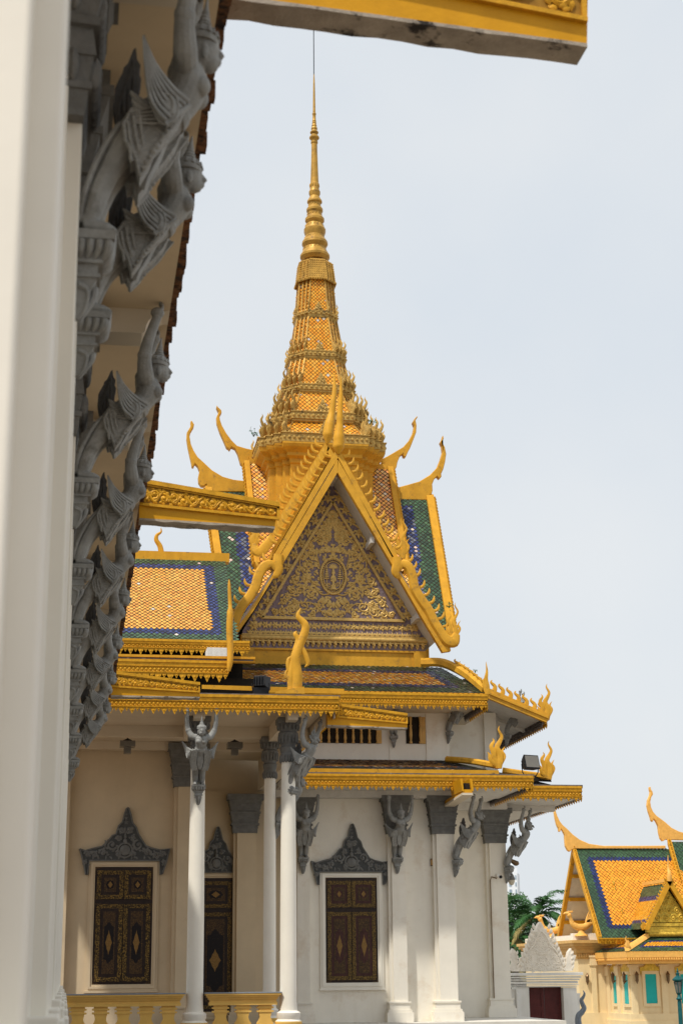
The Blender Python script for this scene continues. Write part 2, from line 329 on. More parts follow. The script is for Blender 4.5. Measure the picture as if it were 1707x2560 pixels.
# ---------------------------------------------------------------- glazed roof tiles, each one a small tilted diamond
TC = {'o': [(.80, .34, .025), (.77, .29, .02), (.82, .40, .05), (.70, .24, .035), (.80, .48, .16), (.66, .27, .08)],
      'b': [(.025, .04, .14), (.02, .028, .09), (.04, .06, .19), (.02, .03, .11), (.13, .14, .18)],
      'g': [(.045, .10, .05), (.035, .075, .042), (.065, .13, .065), (.045, .085, .05), (.03, .055, .035)],
      'w': [(.62, .52, .42), (.66, .60, .52), (.55, .42, .36)]}
def tiles(B, P, tw, th, zone, worn=.03, seed=3, lift=.012, shrink=.82, vary=1.0, pale=0, light_gain=1.0):  # last argument paints grazing tone and sky reflection into tile colours
    """P: corners lower-left, lower-right, upper-right, upper-left of a planar slope. zone(s,t,dl,dr,db,dt)->'o','b','g'."""
    q = random.Random(seed); A, Bq, Cq, Dq = [Vector(p) for p in P]
    e1 = (Bq-A).normalized(); n = e1.cross((Dq-A)).normalized()
    if n.z < 0 and abs(n.z) > .05: n = -n
    e2 = n.cross(e1).normalized()
    if e2.dot(Dq-A) < 0: e2 = -e2
    pts = [((p-A).dot(e1), (p-A).dot(e2)) for p in (A, Bq, Cq, Dq)]
    H = pts[2][1]; x0 = min(p[0] for p in pts); x1 = max(p[0] for p in pts)
    k0, m0 = B.k, B.mi
    B.mi = 0; B.k = (.99, 1, 1); dn = -n*.05
    B.hexa([A+dn, Bq+dn, Cq+dn, Dq+dn, A, Bq, Cq, Dq]); B.mi = 1
    j = 0; t = th*.5*.2
    while t < H:
        fr = t/H; xl = pts[0][0]+(pts[3][0]-pts[0][0])*fr; xr = pts[1][0]+(pts[2][0]-pts[1][0])*fr
        s = math.floor(xl/tw)*tw+(tw*.5 if j % 2 else 0)
        while s < xr+tw*.1:
            if s > xl-tw*.1:
                z = zone(s, t, s-xl, xr-s, t, H-t); r_ = q.random(); col = q.choice(TC['w'] if r_ < worn else TC[z] if vary > .75 else TC[z][:3] if vary > .55 else TC[z][:2])
                if pale and z == 'o': col = tuple(c*(1-pale)+d*pale for c, d in zip(col, (.86, .58, .26)))
                f = 1+q.uniform(-.14, .12)*vary; B.k = tuple(min(1, c*f*light_gain) for c in col)
                w2, h2 = tw*.5*shrink, th*.5*shrink; tl = lift*q.uniform(.6, 1.5); sk = q.uniform(-.25, .25)*lift
                c = A+e1*(s+q.uniform(-.03, .03)*tw)+e2*t
                B.add([c-e2*h2+n*(tl+.004), c+e1*w2+n*(tl*.55+sk+.004), c+e2*h2+n*.004, c-e1*w2+n*(tl*.55-sk+.004)], [(0, 1, 2, 3)])
            s += tw
        t += th*.5; j += 1
    B.k, B.mi = k0, m0
def border(g, b, L=True, Rr=True, Bt=True, T=True):
    def z(s, t, dl, dr, db, dt):
        d = min([9e9]+([dl] if L else [])+([dr] if Rr else [])+([db] if Bt else [])+([dt] if T else []))
        return 'g' if d < g else 'b' if d < g+b else 'o'
    return z
def fascia(B, p0, p1, out, h=.45, teeth=.2, pitch=.3, stud=.12):  # gilded eave board with mouldings, relief band and pendant teeth; p0-p1 is its top edge
    p0, p1 = Vector(p0), Vector(p1); L = (p1-p0).length; Fr = frame(p0, p1-p0, (0, 0, -1), out)
    B.fbox(Fr, 0, L, 0, h, -.08, 0); B.fbox(Fr, 0, L, -.02, .05, 0, .05); B.fbox(Fr, 0, L, .05, h*.40, 0, .022)
    B.fbox(Fr, 0, L, h*.42, h*.47, 0, .035); B.fbox(Fr, 0, L, h*.90, h*.96, 0, .03)
    n = max(1, int(L/stud))
    for k in range(n):
        a = (k+.5)*L/n; w = L/n*.46; b0, b1 = h*.48, h*.89; bm = (b0+b1)/2
        B.add([Fr(a-w, bm, .003), Fr(a, b0, .003), Fr(a+w, bm, .003), Fr(a, b1, .003), Fr(a, bm, .035)], [(0, 1, 4), (1, 2, 4), (2, 3, 4), (3, 0, 4)])
        for s_ in (b0+.02, b1-.02): B.ball(Fr(a+w, s_, .006), (w*.42,)*3, 5, 4)
    n = max(1, int(L/pitch))
    for k in range(2*n):
        a = (k+.5)*L/(2*n); big = k % 2 == 0; w = L/(2*n)*(.58 if big else .40); d = teeth*(1 if big else .6)
        P = [(-w, 0), (-w*.9, d*.28), (-w*.45, d*.55), (-w*.38, d*.7), (0, d), (w*.38, d*.7), (w*.45, d*.55), (w*.9, d*.28), (w, 0)]
        B.prism([Fr(a+x_, h+y_, -.02) for x_, y_ in P], nrm(Fr)*.03)
        B.ball(Fr(a, h+d*.38, .014), (w*.34, .02, w*.34), 6, 4)
# ---------------------------------------------------------------- ground
GZ = -2.6                                             # the hall stands on a terrace above the court
g = MB(); g.add([(-2500, -300, GZ), (2500, -300, GZ), (2500, 4000, GZ), (-2500, 4000, GZ)], [(0, 1, 2, 3)])
tag(g.build('ground', 'paving'), kind='structure')
g = MB(); g.box(-40, 7.2, -25, 50, GZ+.004, 0); tag(g.build('terrace', 'terrace_tile'), kind='structure')

# ---------------------------------------------------------------- bracket statues (winged female figures and bird-faced guardians)
def remeshed(B, name, vox, mats, smooth_it=4):
    me = B.mesh(name+'_raw'); o = bpy.data.objects.new(name+'_raw', me); C.objects.link(o)
    r = o.modifiers.new('r', 'REMESH'); r.mode = 'VOXEL'; r.voxel_size = vox
    s = o.modifiers.new('s', 'SMOOTH'); s.factor = .5; s.iterations = smooth_it
    dg = bpy.context.evaluated_depsgraph_get(); dg.update()
    m2 = bpy.data.meshes.new_from_object(o.evaluated_get(dg)); m2.name = name
    bpy.data.objects.remove(o); m2.polygons.foreach_set('use_smooth', [True]*len(m2.polygons))
    m2.materials.clear()
    for k in mats: m2.materials.append(MATS[k])
    return m2
def statue_body(B, bird=False):
    for s in (-1, 1):
        w = .078*s
        B.tube(cr([(.055, w, .075), (.105, w, .10), (.165, w*1.05, .27), (.25, w*1.1, .44), (.35, w*1.15, .58), (.47, w*1.05, .72)], 4), np.interp(np.linspace(0, 1, 21), [0, .1, .3, .5, .75, 1], [.045, .052, .072, .074, .105, .13]), 12)
        B.tube([(.07, w, .05), (.14, w*1.1, .045), (.22, w*1.2, .03), (.27, w*1.25, .018)], [.05, .048, .04, .022], 10)     # foot
        for k in range(4): B.ball((.265, w*1.25+(k-1.5)*.018, .016), (.022, .010, .012), 7, 5)
        A = cr([(.70, .10*s, 1.055), (.685, .215*s, 1.085), (.672, .305*s, 1.235), (.715, .345*s, 1.42), (.772, .35*s, 1.60), (.782, .35*s, 1.645)], 5)
        B.tube(A, np.interp(np.linspace(0, 1, len(A)), [0, .2, .42, .6, .9, 1], [.085, .082, .064, .055, .044, .042]), 12)
        B.ball((.785, .35*s, 1.672), (.07, .064, .058), 10, 7)                                                               # palm, bent back under the eave
        for k in range(4):
            y = .35*s+(k-1.5)*.021
            B.tube([(.80, y, 1.69), (.835, y, 1.725), (.83, y, 1.765-.008*abs(k-1.2)), (.80, y, 1.785-.01*abs(k-1.2))], [.017, .0165, .015, .011], 7)
        B.tube([(.77, .35*s-.035*s, 1.665), (.785, .30*s, 1.69), (.795, .30*s, 1.73)], [.016, .013, .009], 7)                 # thumb
        for a, r_ in ((.40, .072), (.88, .048)):                                                                              # armlet and bracelet
            i = int(a*(len(A)-1)); d = (A[i+1]-A[i-1]).normalized()*.02; B.tube([A[i]-d, A[i]+d], [r_, r_], 12)
        if not bird: B.ball((.805, .068*s, .945), (.066, .066, .062), 12, 9)
        B.ball((.69, .14*s, 1.055), (.085, .085, .07), 10, 8)
    B.tube(cr([(.47, 0, .70), (.56, 0, .775), (.655, 0, .845), (.715, 0, .935), (.735, 0, 1.03), (.755, 0, 1.10)], 4), np.interp(np.linspace(0, 1, 21), [0, .25, .45, .7, .85, 1], [.15, .135, .108, .128, .12, .07]), 16, (0, 1, 0), 1.18)
    B.tube([(.745, 0, 1.07), (.785, 0, 1.13), (.805, 0, 1.16)], [.062, .054, .055], 12)
    B.ball((.825, 0, 1.205), (.106, .09, .125), 16, 12)                                                                       # head
    B.ball((.868, 0, 1.143), (.064, .064, .07), 12, 9)                                                                       # jaw
    if not bird:
        B.tube([(.922, 0, 1.225), (.949, 0, 1.180), (.937, 0, 1.168)], [.014, .021, .016], 7)                                 # nose
        B.tube([(.920, -.028, 1.142), (.937, 0, 1.143), (.920, .028, 1.142)], [.009, .015, .009], 7)                          # lips
        B.tube([(.918, -.022, 1.128), (.931, 0, 1.126), (.918, .022, 1.128)], [.008, .013, .008], 7)
        B.ball((.902, 0, 1.105), (.022, .026, .02), 8, 6)
    else:
        B.tube([(.90, 0, 1.225), (.955, 0, 1.20), (.985, 0, 1.165), (.978, 0, 1.135)], [.035, .036, .022, .006], 9)           # hooked beak
        B.tube([(.89, 0, 1.125), (.94, 0, 1.118), (.955, 0, 1.125)], [.035, .028, .010], 8)
    for s in (-1, 1):
        B.ball((.902, .034*s, 1.208), (.014, .020, .010), 9, 6); B.tube([(.915, .014*s, 1.232), (.908, .042*s, 1.238), (.885, .066*s, 1.228)], [.006, .008, .005], 6)
        B.ball((.825, .084*s, 1.165), (.024, .014, .055), 8, 7)                                                               # ears
        if bird: B.tube([(.815, .085*s, 1.19), (.79, .125*s, 1.25), (.78, .15*s, 1.33)], [.028, .024, .005], 8)
    B.tube(cr([(.69, .125, 1.035), (.79, .10, 1.005), (.83, 0, .985), (.79, -.10, 1.005), (.69, -.125, 1.035)], 4), .016, 7)   # collar
    for z_, x_, r_ in ((.80, .61, .128), (.825, .635, .122)): B.tube([(x_-.01, 0, z_-.012), (x_+.01, 0, z_+.012)], [r_*1.04, r_*1.04], 18, (0, 1, 0), 1.18)
def statue(name, label, loc, rot=0, scale=1.0, bird=False, kind_cat='statue', group=None):
    r = thing(name, label, kind_cat, loc, group); b = MB(); statue_body(b, bird)
    me = remeshed(b, 'body', .007, ['stone_grey'], 2); o = bpy.data.objects.new('body', me); C.objects.link(o); o.parent = r
    z = V(0, 0, 0)
    h = MB()                                          # tiered pointed crown
    prof = [(.109, -.012), (.114, .012), (.104, .03), (.108, .045), (.094, .065), (.072, .09), (.052, .10), (.058, .108), (.043, .125), (.048, .133), (.034, .155), (.038, .163), (.025, .19), (.028, .198), (.016, .235), (.006, .30)]
    h.lathe(prof, (0, 0), 18)
    for k in range(9):
        a = R(-100+25*k); h.tube([(.102*math.cos(a), .098*math.sin(a), .03), (.100*math.cos(a), .096*math.sin(a), .075)], [.020, .006], 6)
    if bird:
        for s in (-1, 1): h.tube(cr([(.02, .07*s, .04), (.0, .10*s, .10), (.03, .11*s, .20)], 3), [.03, .03, .028, .024, .018, .011, .004], 7)
    M_ = Matrix.Translation((.815, 0, 1.25)) @ Matrix.Rotation(R(6), 4, 'Y')
    h.v = [M_ @ p for p in h.v]; h.build('crown', 'stone_grey', r, z, smooth=50)
    for s in (-1, 1):                                 # hip wing: a fan of long feathers around a rosette
        w = MB()
        def wp(a, b):                                 # blade surface: a along from root to tip, b across from upper to lower edge
            up_ = cr([V(.735, .19*s, .745), V(.62, .25*s, .80), V(.50, .335*s, .885), V(.405, .43*s, 1.01)], 8); lo_ = cr([V(.575, .275*s, .565), V(.475, .30*s, .655), V(.425, .345*s, .79), V(.395, .425*s, 1.005)], 8)
            i = min(23, int(a*24)); f = a*24-i; return (up_[i]+(up_[i+1]-up_[i])*f)*(1-b)+(lo_[i]+(lo_[i+1]-lo_[i])*f)*b
        w.loft([[wp(a, 0)+V(0, .018*s, 0), wp(a, .5)+V(0, .034*s*(1-a*.7), 0), wp(a, 1)+V(0, .018*s, 0), wp(a, 1)-V(0, .012*s, 0), wp(a, 0)-V(0, .012*s, 0)] for a in np.linspace(0, .995, 10)])
        for k in range(7):
            b0 = .04+.92*k/6; w.tube([wp(a, b0+(.5-b0)*a**3*.3)+V(0, .034*s*(1-a*.8), 0) for a in np.linspace(.05, .985-.10*abs(k-2)/4, 9)], np.interp(np.linspace(0, 1, 9), [0, .6, 1], [.017, .015, .005]), 6)
        w.ball((.565, .262*s, .685), (.085, .045, .105), 14, 9, Matrix.Rotation(R(-25), 3, 'Y'))
        for rr in (.055, .095): w.tube([(.565+rr*.8*math.cos(a), .302*s-.5*s*max(0, rr-.05), .685+rr*1.1*math.sin(a)) for a in np.linspace(0, 6.283, 19)], .0115, 6)
        for k in range(4): w.tube(cr([(.47-.02*k, .2*s, .70-.02*k), (.385, .215*s, .745-.035*k), (.335+.012*k, .225*s, .79-.045*k)], 3), [.03, .03, .028, .026, .022, .015, .006], 7)
        w.build('wing', 'stone_grey', r, z, smooth=60)
        c = MB()                                      # hanging hip cloth
        prof = [(.30, .585), (.345, .68), (.46, .775), (.60, .80), (.70, .76), (.655, .655), (.575, .545), (.50, .47), (.475, .40), (.415, .315), (.385, .40), (.355, .385), (.345, .45), (.315, .50)]
        yo = lambda z_: .185+.085*min(1, max(0, (.80-z_)*2.6))-.10*min(1, max(0, (.60-z_)*3.5))
        c.prism([(x_, s*yo(z_), z_) for x_, z_ in prof], (0, -.13*s, 0))
        edge = [V(x_, s*(yo(z_)+.004), z_) for x_, z_ in prof]; c.tube(edge+[edge[0]], .014, 6)
        for k in range(5):
            t = k/4; c.tube([V(.335+.03*t, s*(yo(.62)+.006), .66-.06*t), V(.50, s*(yo(.6)+.012), .70-.10*t), V(.66-.08*t, s*(yo(.62)+.006), .70-.09*t)], .008, 5)
        for off in (.0, .035, .07): c.tube(cr([(.325+off, s*(yo(.6)+.006), .60+off), (.35+off, s*(yo(.48)+.008), .48+off*.6), (.415+off*.55, s*(yo(.3)+.006), .335+off*1.3)], 4), .012, 6)
        [c.ball((.70-.285*t, s*(yo(.745-.42*t)+.006), .745-.42*t), (.018, .014, .018), 6, 4) for t in np.linspace(0, 1, 15)]
        c.build('hip_cloth', 'skirt_stone', r, z, smooth=45)
    c = MB()                                          # front apron between the legs and serrated rear fin along the legs
    c.prism([(.60, -.06, .72), (.52, -.075, .54), (.44, -.05, .40), (.42, 0, .34), (.44, .05, .40), (.52, .075, .54), (.60, .06, .72)], (.03, 0, -.02))
    fin = [(.04, .09), (.065, .20), (.11, .34), (.17, .47), (.235, .60), (.27, .62), (.25, .53), (.215, .42), (.16, .30), (.115, .19), (.09, .11), (.12, .07)]
    c.prism([(x_, -.022, z_) for x_, z_ in fin], (0, .044, 0))
    for s in (-1, 1): c.tube(cr([(.045, .10*s, .06), (.055, .125*s, .16), (.105, .14*s, .33), (.19, .155*s, .50), (.285, .17*s, .63)], 4), [.012]+[.02]*15+[.012], 7)
    for k in range(9):
        t = k/8; c.ball((.045+.19*t**1.1, 0, .13+.45*t), (.026, .03, .032), 7, 5)
    c.build('apron', 'stone_grey', r, z, smooth=45)
    p = MB()                                          # flame-shaped tail plume
    out = [(.30, .56), (.255, .68), (.232, .80), (.238, .90), (.262, .955), (.285, 1.00), (.29, 1.03), (.318, 1.06), (.352, 1.15), (.368, 1.162), (.378, 1.09), (.402, 1.055), (.388, 1.01), (.41, .97), (.398, .90), (.392, .80), (.40, .70), (.43, .62)]
    p.prism([(x_, -.055, z_) for x_, z_ in out], (0, .11, 0))
    for s in (-1, 1):
        for k in range(4): p.tube(cr([(.36-.01*k, .06*s, .62+.03*k), (.27+.03*k, .066*s, .74+.05*k), (.31+.015*k, .066*s, .90+.05*k), (.352, .06*s, .98+.03*k)], 3), .011, 5)
    p.build('tail_plume', 'stone_shade_dirt', r, z, smooth=40)
    k = MB()                                          # corbel under the feet
    k.hexa([(.035, -.155, -.05), (.27, -.155, -.05), (.27, .155, -.05), (.035, .155, -.05), (.03, -.16, 0), (.28, -.16, 0), (.28, .16, 0), (.03, .16, 0)])
    def ring(x1, w, z0, z1, x2=None, w2=None): k.hexa([(.035, -w, z0), (x1, -w, z0), (x1, w, z0), (.035, w, z0), (.035, -(w2 or w), z1), (x2 or x1, -(w2 or w), z1), (x2 or x1, (w2 or w), z1), (.035, (w2 or w), z1)])
    ring(.19, .10, -.15, -.05, .25, .14); ring(.20, .11, -.17, -.15); ring(.17, .088, -.225, -.17); ring(.185, .095, -.245, -.225)
    ring(.13, .062, -.30, -.245, .165, .08); ring(.07, .02, -.455, -.30, .13, .062)
    for i in range(5):
        y = (i-2)*.058; k.tube(cr([(.245, y, -.055), (.235, y, -.10), (.195, y*.75, -.145)], 3), [.026]*4+[.022, .016, .008], 7)
    for s in (-1, 1):
        for i in range(4): x_ = .06+i*.055; k.tube(cr([(x_*1.02, .138*s, -.055), (x_, .132*s, -.10), (x_*.85, .10*s, -.145)], 3), [.026]*4+[.022, .016, .008], 7)
        k.tube(cr([(.05, .07*s, -.28), (.11, .062*s, -.31), (.10, .045*s, -.40), (.055, .02*s, -.46)], 3), np.linspace(.02, .006, 10), 6)
    k.tube(cr([(.15, 0, -.27), (.145, 0, -.33), (.10, 0, -.41), (.065, 0, -.47)], 3), np.linspace(.03, .008, 10), 7)
    k.build('corbel', 'stone_grey', r, z, smooth=35)
    r.rotation_euler.z = R(rot); r.scale = (scale,)*3
    return r
kin = statue('winged_statue', '', (-.115, 15.1, 6.17))
gar = statue('bird_faced_statue', '', (0, 0, 0), bird=True)
used = set()
def place(src, label, loc, rot=0, scale=1.0, group=None):
    o = src if src.name not in used else copy_tree(src); used.add(src.name if o is src else o.name)
    o.location = loc; o.rotation_euler.z = R(rot); o.scale = (scale,)*3; tag(o, label, 'statue', group); return o

# ---------------------------------------------------------------- near wing: the colonnade on the left
wing = thing('colonnade_wing', 'near palace wing with white columns and cream eave along the left edge', 'building', (-.6, 20, 0))
b = MB(); b.box(-1.5, -.9, 3.9, 39, 0, 8.0); b.build('wall', 'white_paint', wing)
b = MB(); b.box(-2, .80, 3.6, 38.7, 8.0, 8.10); b.box(-.9, -.45, 3.94, 38.7, 7.72, 7.998); b.build('soffit', 'cream_and_shaded_white', wing)
b = MB(); b.hexa([(-6, 3.6, 11.5), (.86, 3.6, 8.102), (.86, 38.7, 8.102), (-6, 38.7, 11.5), (-6, 3.6, 11.7), (.86, 3.6, 8.16), (.86, 38.7, 8.16), (-6, 38.7, 11.7)])
q = random.Random(5); yy = 3.6
while yy < 38.6:                                     # rough lower edge of the roof tiles
    w = q.uniform(.10, .17); x = .86+q.uniform(-.01, .035); b.box(.78, x, yy, yy+w*.92, 8.04+q.uniform(-.02, .01), 8.155+q.uniform(0, .02)); yy += w
b.build('roof', 'tile_edge', wing)
Y2 = at(265, 799, Z=6.22).y
ROW = [4.3, 9.1, Y2, 15.1, 18.5, 21.9, 25.3, 28.9, 32.6, 36.4]
def near_column():
    c = MB()
    c.box(-.55, -.08, -.20, .20, 0, 6.9); c.box(-.70, -.17, -.36, .36, 0, 6.9)
    for z0, z1, o_ in ((0, 1.15, .10), (1.15, 1.25, .13), (1.25, 1.33, .09), (1.33, 1.40, .06)): c.box(-.70-o_, -.08+o_, -.36-o_, .36+o_, z0, z1)
    return c.build('column', 'column_paint', wing, V(0, 0, 0), bevel=.012)
def near_capital(col):
    k = MB()
    for z0, z1, w0, w1 in ((6.62, 6.78, .0, .025), (6.78, 6.83, .045, .045), (6.83, 7.0, .02, .05), (7.0, 7.2, .065, .04), (7.2, 7.26, .08, .08), (7.26, 7.5, .055, .11), (7.5, 7.56, .13, .13), (7.56, 7.78, .10, .17), (7.78, 7.86, .2, .2), (7.86, 7.999, .17, .17)):
        k.hexa([(-.8, -.38-w0, z0), (-.075+w0, -.30-w0, z0), (-.075+w0, .30+w0, z0), (-.8, .38+w0, z0), (-.8, -.38-w1, z1), (-.075+w1, -.30-w1, z1), (-.075+w1, .30+w1, z1), (-.8, .38+w1, z1)])
    for z0, rr in ((6.93, .05), (7.40, .07), (7.70, .08)):
        for i in range(7): k.ball((-.07+rr, -.27+i*.09, z0), (.05, .04, .11), 8, 6)
        for i in range(6): k.ball((-.15-.09*i, -.32-rr, z0), (.04, .05, .11), 8, 6)
    k.build('capital', 'capital_grey', col, V(0, 0, 0), smooth=40)
def near_beam():
    m = MB(); prof = [(-.45, 7.999), (-.45, 7.74), (.53, 7.74)]
    for k in range(7): a = R(90*k/6); prof.append((.53+.24*(1-math.cos(a))+.03, 7.76+.235*math.sin(a)))
    prof.append((.79, 7.999)); m.prism([(x, -.18, z) for x, z in prof], (0, .36, 0)); return m.build('eave_beam', 'soffit_paint', wing, V(0, 0, 0))
col0 = near_column(); near_capital(col0); beam0 = near_beam()
for o in [col0]+list(col0.children)+[beam0]:         # vertices were kept relative to the world origin
    pass
for i, y in enumerate(ROW):
    c = col0 if i == 0 else copy_tree(col0, wing); c.location = V(-.015 if i == 0 else 0, y, 0)-ORG[wing.name]
    if y == Y2: continue
    m = beam0 if i == 0 else copy_tree(beam0, wing); m.location = V(0, y, 0)-ORG[wing.name]
names = ['nearest and largest winged statue at the top left, blurred, its hands above the picture',
         'second winged statue of the left row, its leg behind the nearest corbel',
         'third winged statue down the left row, its head just above the eave edge middle',
         'fourth winged statue down the left row, level with the carved golden beam',
         'fifth winged statue down the left row, directly below the long carved golden beam',
         'sixth winged statue down the left row, level with the top of the tiled side roof',
         'seventh winged statue down the left row, level with the orange tiled side roof',
         'eighth winged statue down the left row, level with the lower golden eave boards',
         'farthest and smallest winged statue of the left row, next to the porch eave']
for n, y in zip(names, ROW[1:]):
    first = y == 9.1
    o_ = place(kin, n, (-.115, y, 5.87 if first else 6.22), 0, 1.16 if first else 1.0, 'winged bracket statues along the left colonnade')
    if first: o_.scale = (.95, 1.12, 1.15); o_.location.z = 5.93

def spout(Y, bl, br, tr, tl, sl, sr, seed, d=.25, parent=None, name='rain_spout'):   # carved gutter beam reaching out from the eave
    B0, B1, T1, T0, S0, S1 = [at(*p, Y=Y) for p in (bl, br, tr, tl, sl, sr)]
    N = V(0, -1, 0); m = MB()
    m.prism([B0+V(0, 0, .03), B1+V(0, 0, .03), T1, T0], (0, d, 0)); o = m.build(name, 'spout_yellow', parent)
    u = MB(); n = 16; bt = [B0+(B1-B0)*k/n for k in range(n+1)]; q = random.Random(seed)
    ring = [[p+V(0, -.004, q.uniform(-.012, .004)), p+V(0, -.004, .029), p+V(0, d+.01, .029), p+V(0, d+.012, q.uniform(-.02, .004))] for p in bt]
    u.loft(ring); u.build('underside', 'spout_concrete', o, ORG[o.name])
    f = MB(); L = (S1-S0).length; e = (S1-S0).normalized(); Fr = frame(S0+e*.0, e, (0, 0, 1), N); h0 = (T0-S0).length; h1 = (T1-S1).length
    def strip(z0, z1, a, b, h): f.hexa([Fr(0, a*h0+z0, 0), Fr(L, a*h1+z0, 0), Fr(L, a*h1+z0, h), Fr(0, a*h0+z0, h), Fr(0, b*h0+z1, 0), Fr(L, b*h1+z1, 0), Fr(L, b*h1+z1, h), Fr(0, b*h0+z1, h)])
    strip(-.02, .02, 0, 0, .045); strip(-.05, .015, 1, 1, .05); strip(-.075, -.055, 1, 1, .03)
    f.fbox(Fr, L-.035, L+.004, -.0, h1, 0, .03)
    s0, s1 = .035, .085; Fv = lambda a, b_, h=0: Fr(a, s0+b_, h)
    f.fbox(Fr, 0, L-.03, .0, .01, .0, .01)
    vine(f, Fv, L-.05, h0-s0-s1, h1-s0-s1, .024 if h0 < .5 else .03, seed); f.build('carved_frieze', 'gold_relief', o, ORG[o.name], smooth=60)
    g_ = MB(); g_.hexa([Fr(0, .02, .001), Fr(L-.03, .02, .001), Fr(L-.03, .02, .004), Fr(0, .02, .004), Fr(0, h0-.06, .001), Fr(L-.03, h1-.06, .001), Fr(L-.03, h1-.06, .004), Fr(0, h0-.06, .004)]); g_.build('frieze_shade_panel', 'frieze_shade_dirt', o, ORG[o.name])  # thin sheet that paints the frieze recess darker, shade and dirt
    return o
spout(10.4, (430, -25), (1467, 117), (1469, -75), (430, -330), (430, -150), (1464, 55), 3, parent=wing)
spout(21.9, (349, 1300), (687, 1321), (698, 1260), (349, 1200), (349, 1261), (698, 1298), 5, parent=wing)
spout(36.4, (278, 1741), (500, 1745), (500, 1708), (278, 1679), (278, 1716), (500, 1730), 7, parent=wing)

# ---------------------------------------------------------------- main hall
hall = thing('palace_hall', 'tall white and gold palace hall with carved gable and slender golden spire', 'building', (8.6, 52, 0))
def fascia_obj(p0, p1, out, h, teeth, pitch=.3, stud=.12, name='eave_board', par=None, m='gold_relief'):
    B = MB(); fascia(B, p0, p1, out, h, teeth, pitch, stud); return B.build(name, m, par or hall, smooth=30)
def box_obj(name, m, *a, par=None, bevel=0):
    B = MB(); B.box(*a); return B.build(name, m, par or hall, bevel=bevel)
FL = .15
box_obj('plinth', 'terrace_tile', -1.5, 7.15, 39.2, 50, .004, FL)
box_obj('plinth', 'plinth_stone', 3.0, 15.1, 49.3, 75, GZ+.004, FL-.003)
# porch ceiling, beams and eave
B = MB(); B.box(-2, 6.32, 39.15, 50.3, 8.05, 8.2); B.box(-1.5, 6.3, 43.2, 43.5, 7.75, 8.048); B.box(-1.5, 6.3, 46.3, 46.6, 7.82, 8.048); B.build('porch_ceiling', 'soffit_paint', hall)
for x in (3.05, 5.36): box_obj('porch_beam', 'soffit_paint', x-.13, x+.13, 39.25, 43.19, 7.66, 8.049)
box_obj('porch_beam', 'soffit_paint', 5.75, 6.05, 43.6, 50.2, 7.1, 8.049)
pL, pR = at(270, 1735, Y=39), at(846, 1742, Y=39)
zt = (pL.z+pR.z)/2; fascia_obj((.55, 39.0, zt), (6.47, 39.0, zt), (0, -1, 0), .33, .16, .25, .10)
fascia_obj((6.47, 39.0, zt), (6.47, 48.3, zt), (1, 0, 0), .33, .16, .25, .12); box_obj('eave_back', 'soffit_paint', 6.37, 6.388, 39.09, 48.3, zt-.50, zt-.01)
B = MB(); B.box(-2, 6.50, 38.97, 50, zt+.003, zt+.05); B.build('porch_roof_ledge', 'weathered_and_backlit_dark', hall)
# porch columns
def round_column(x, y, r, r1, cap=True):
    c = MB(); c.lathe([(r*1.75, FL), (r*1.75, FL+.22), (r*1.5, FL+.24), (r*1.55, FL+.36), (r*1.3, FL+.40), (r*1.42, FL+.47), (r*1.42, FL+.55), (r*1.05, FL+.60), (r, FL+.75), (r*.98, 3), (r1, 6.74)], (0, 0), 32)
    o = c.build('column', 'column_paint', hall, V(0, 0, 0), smooth=35); o.location = V(x, y, 0)-ORG[hall.name]
    b_ = MB(); b_.lathe([(r*1.78, FL), (r*1.78, FL+.2), (r*1.56, FL+.22), (r*1.6, FL+.34), (r*1.33, FL+.385)], (0, 0), 32); b_.build('base', 'balustrade_yellow', o, V(0, 0, 0), smooth=35)
    k = MB(); k.lathe([(r1*1.04, 6.70), (r1*1.15, 6.82), (r1*1.22, 6.86), (r1*1.06, 6.92), (r1*1.2, 7.0), (r1*1.26, 7.06), (r1*1.08, 7.1), (r1*1.2, 7.2), (r1*1.4, 7.36), (r1*1.45, 7.42), (r1*1.22, 7.46), (r1*1.42, 7.58), (r1*1.62, 7.66)], (0, 0), 28)
    k.lathe([(r1*1.65, 7.66), (r1*1.68, 7.79), (r1*1.5, 7.80)], (0, 0), 4, True)
    for z0, rr, h_ in ((6.77, 1.13, .10), (7.28, 1.33, .13), (7.58, 1.5, .09)):
        for i in range(16): a = i*math.pi/8; k.ball((r1*rr*math.cos(a), r1*rr*math.sin(a), z0), (.035, .035, h_), 6, 5)
    k.build('capital', 'capital_grey', o, V(0, 0, 0), smooth=40); return o
c1 = at(487, 2480, Y=40.0); c2 = at(721, 2480, Y=40.0); c3 = at(674, 2300, Y=43.4)
for c_, r_, t_ in ((c1, .205, .175), (c2, .205, .175), (c3, .17, .155)): round_column(c_.x, c_.y, r_, t_)
place(kin, 'pale winged statue facing straight out on the white porch column nearest the left wing', (c1.x, 40-.175+.035, 6.08), -90, 1.03)
place(gar, 'pale bird-faced winged statue turned right on the right corner column of the porch', (c2.x-.02, 40+.02, 6.02), -42, .98)
place(gar, 'winged statue on the slim rear porch column, mostly hidden by the corner column', (c3.x+.12, 43.4, 5.5), 0, .9)
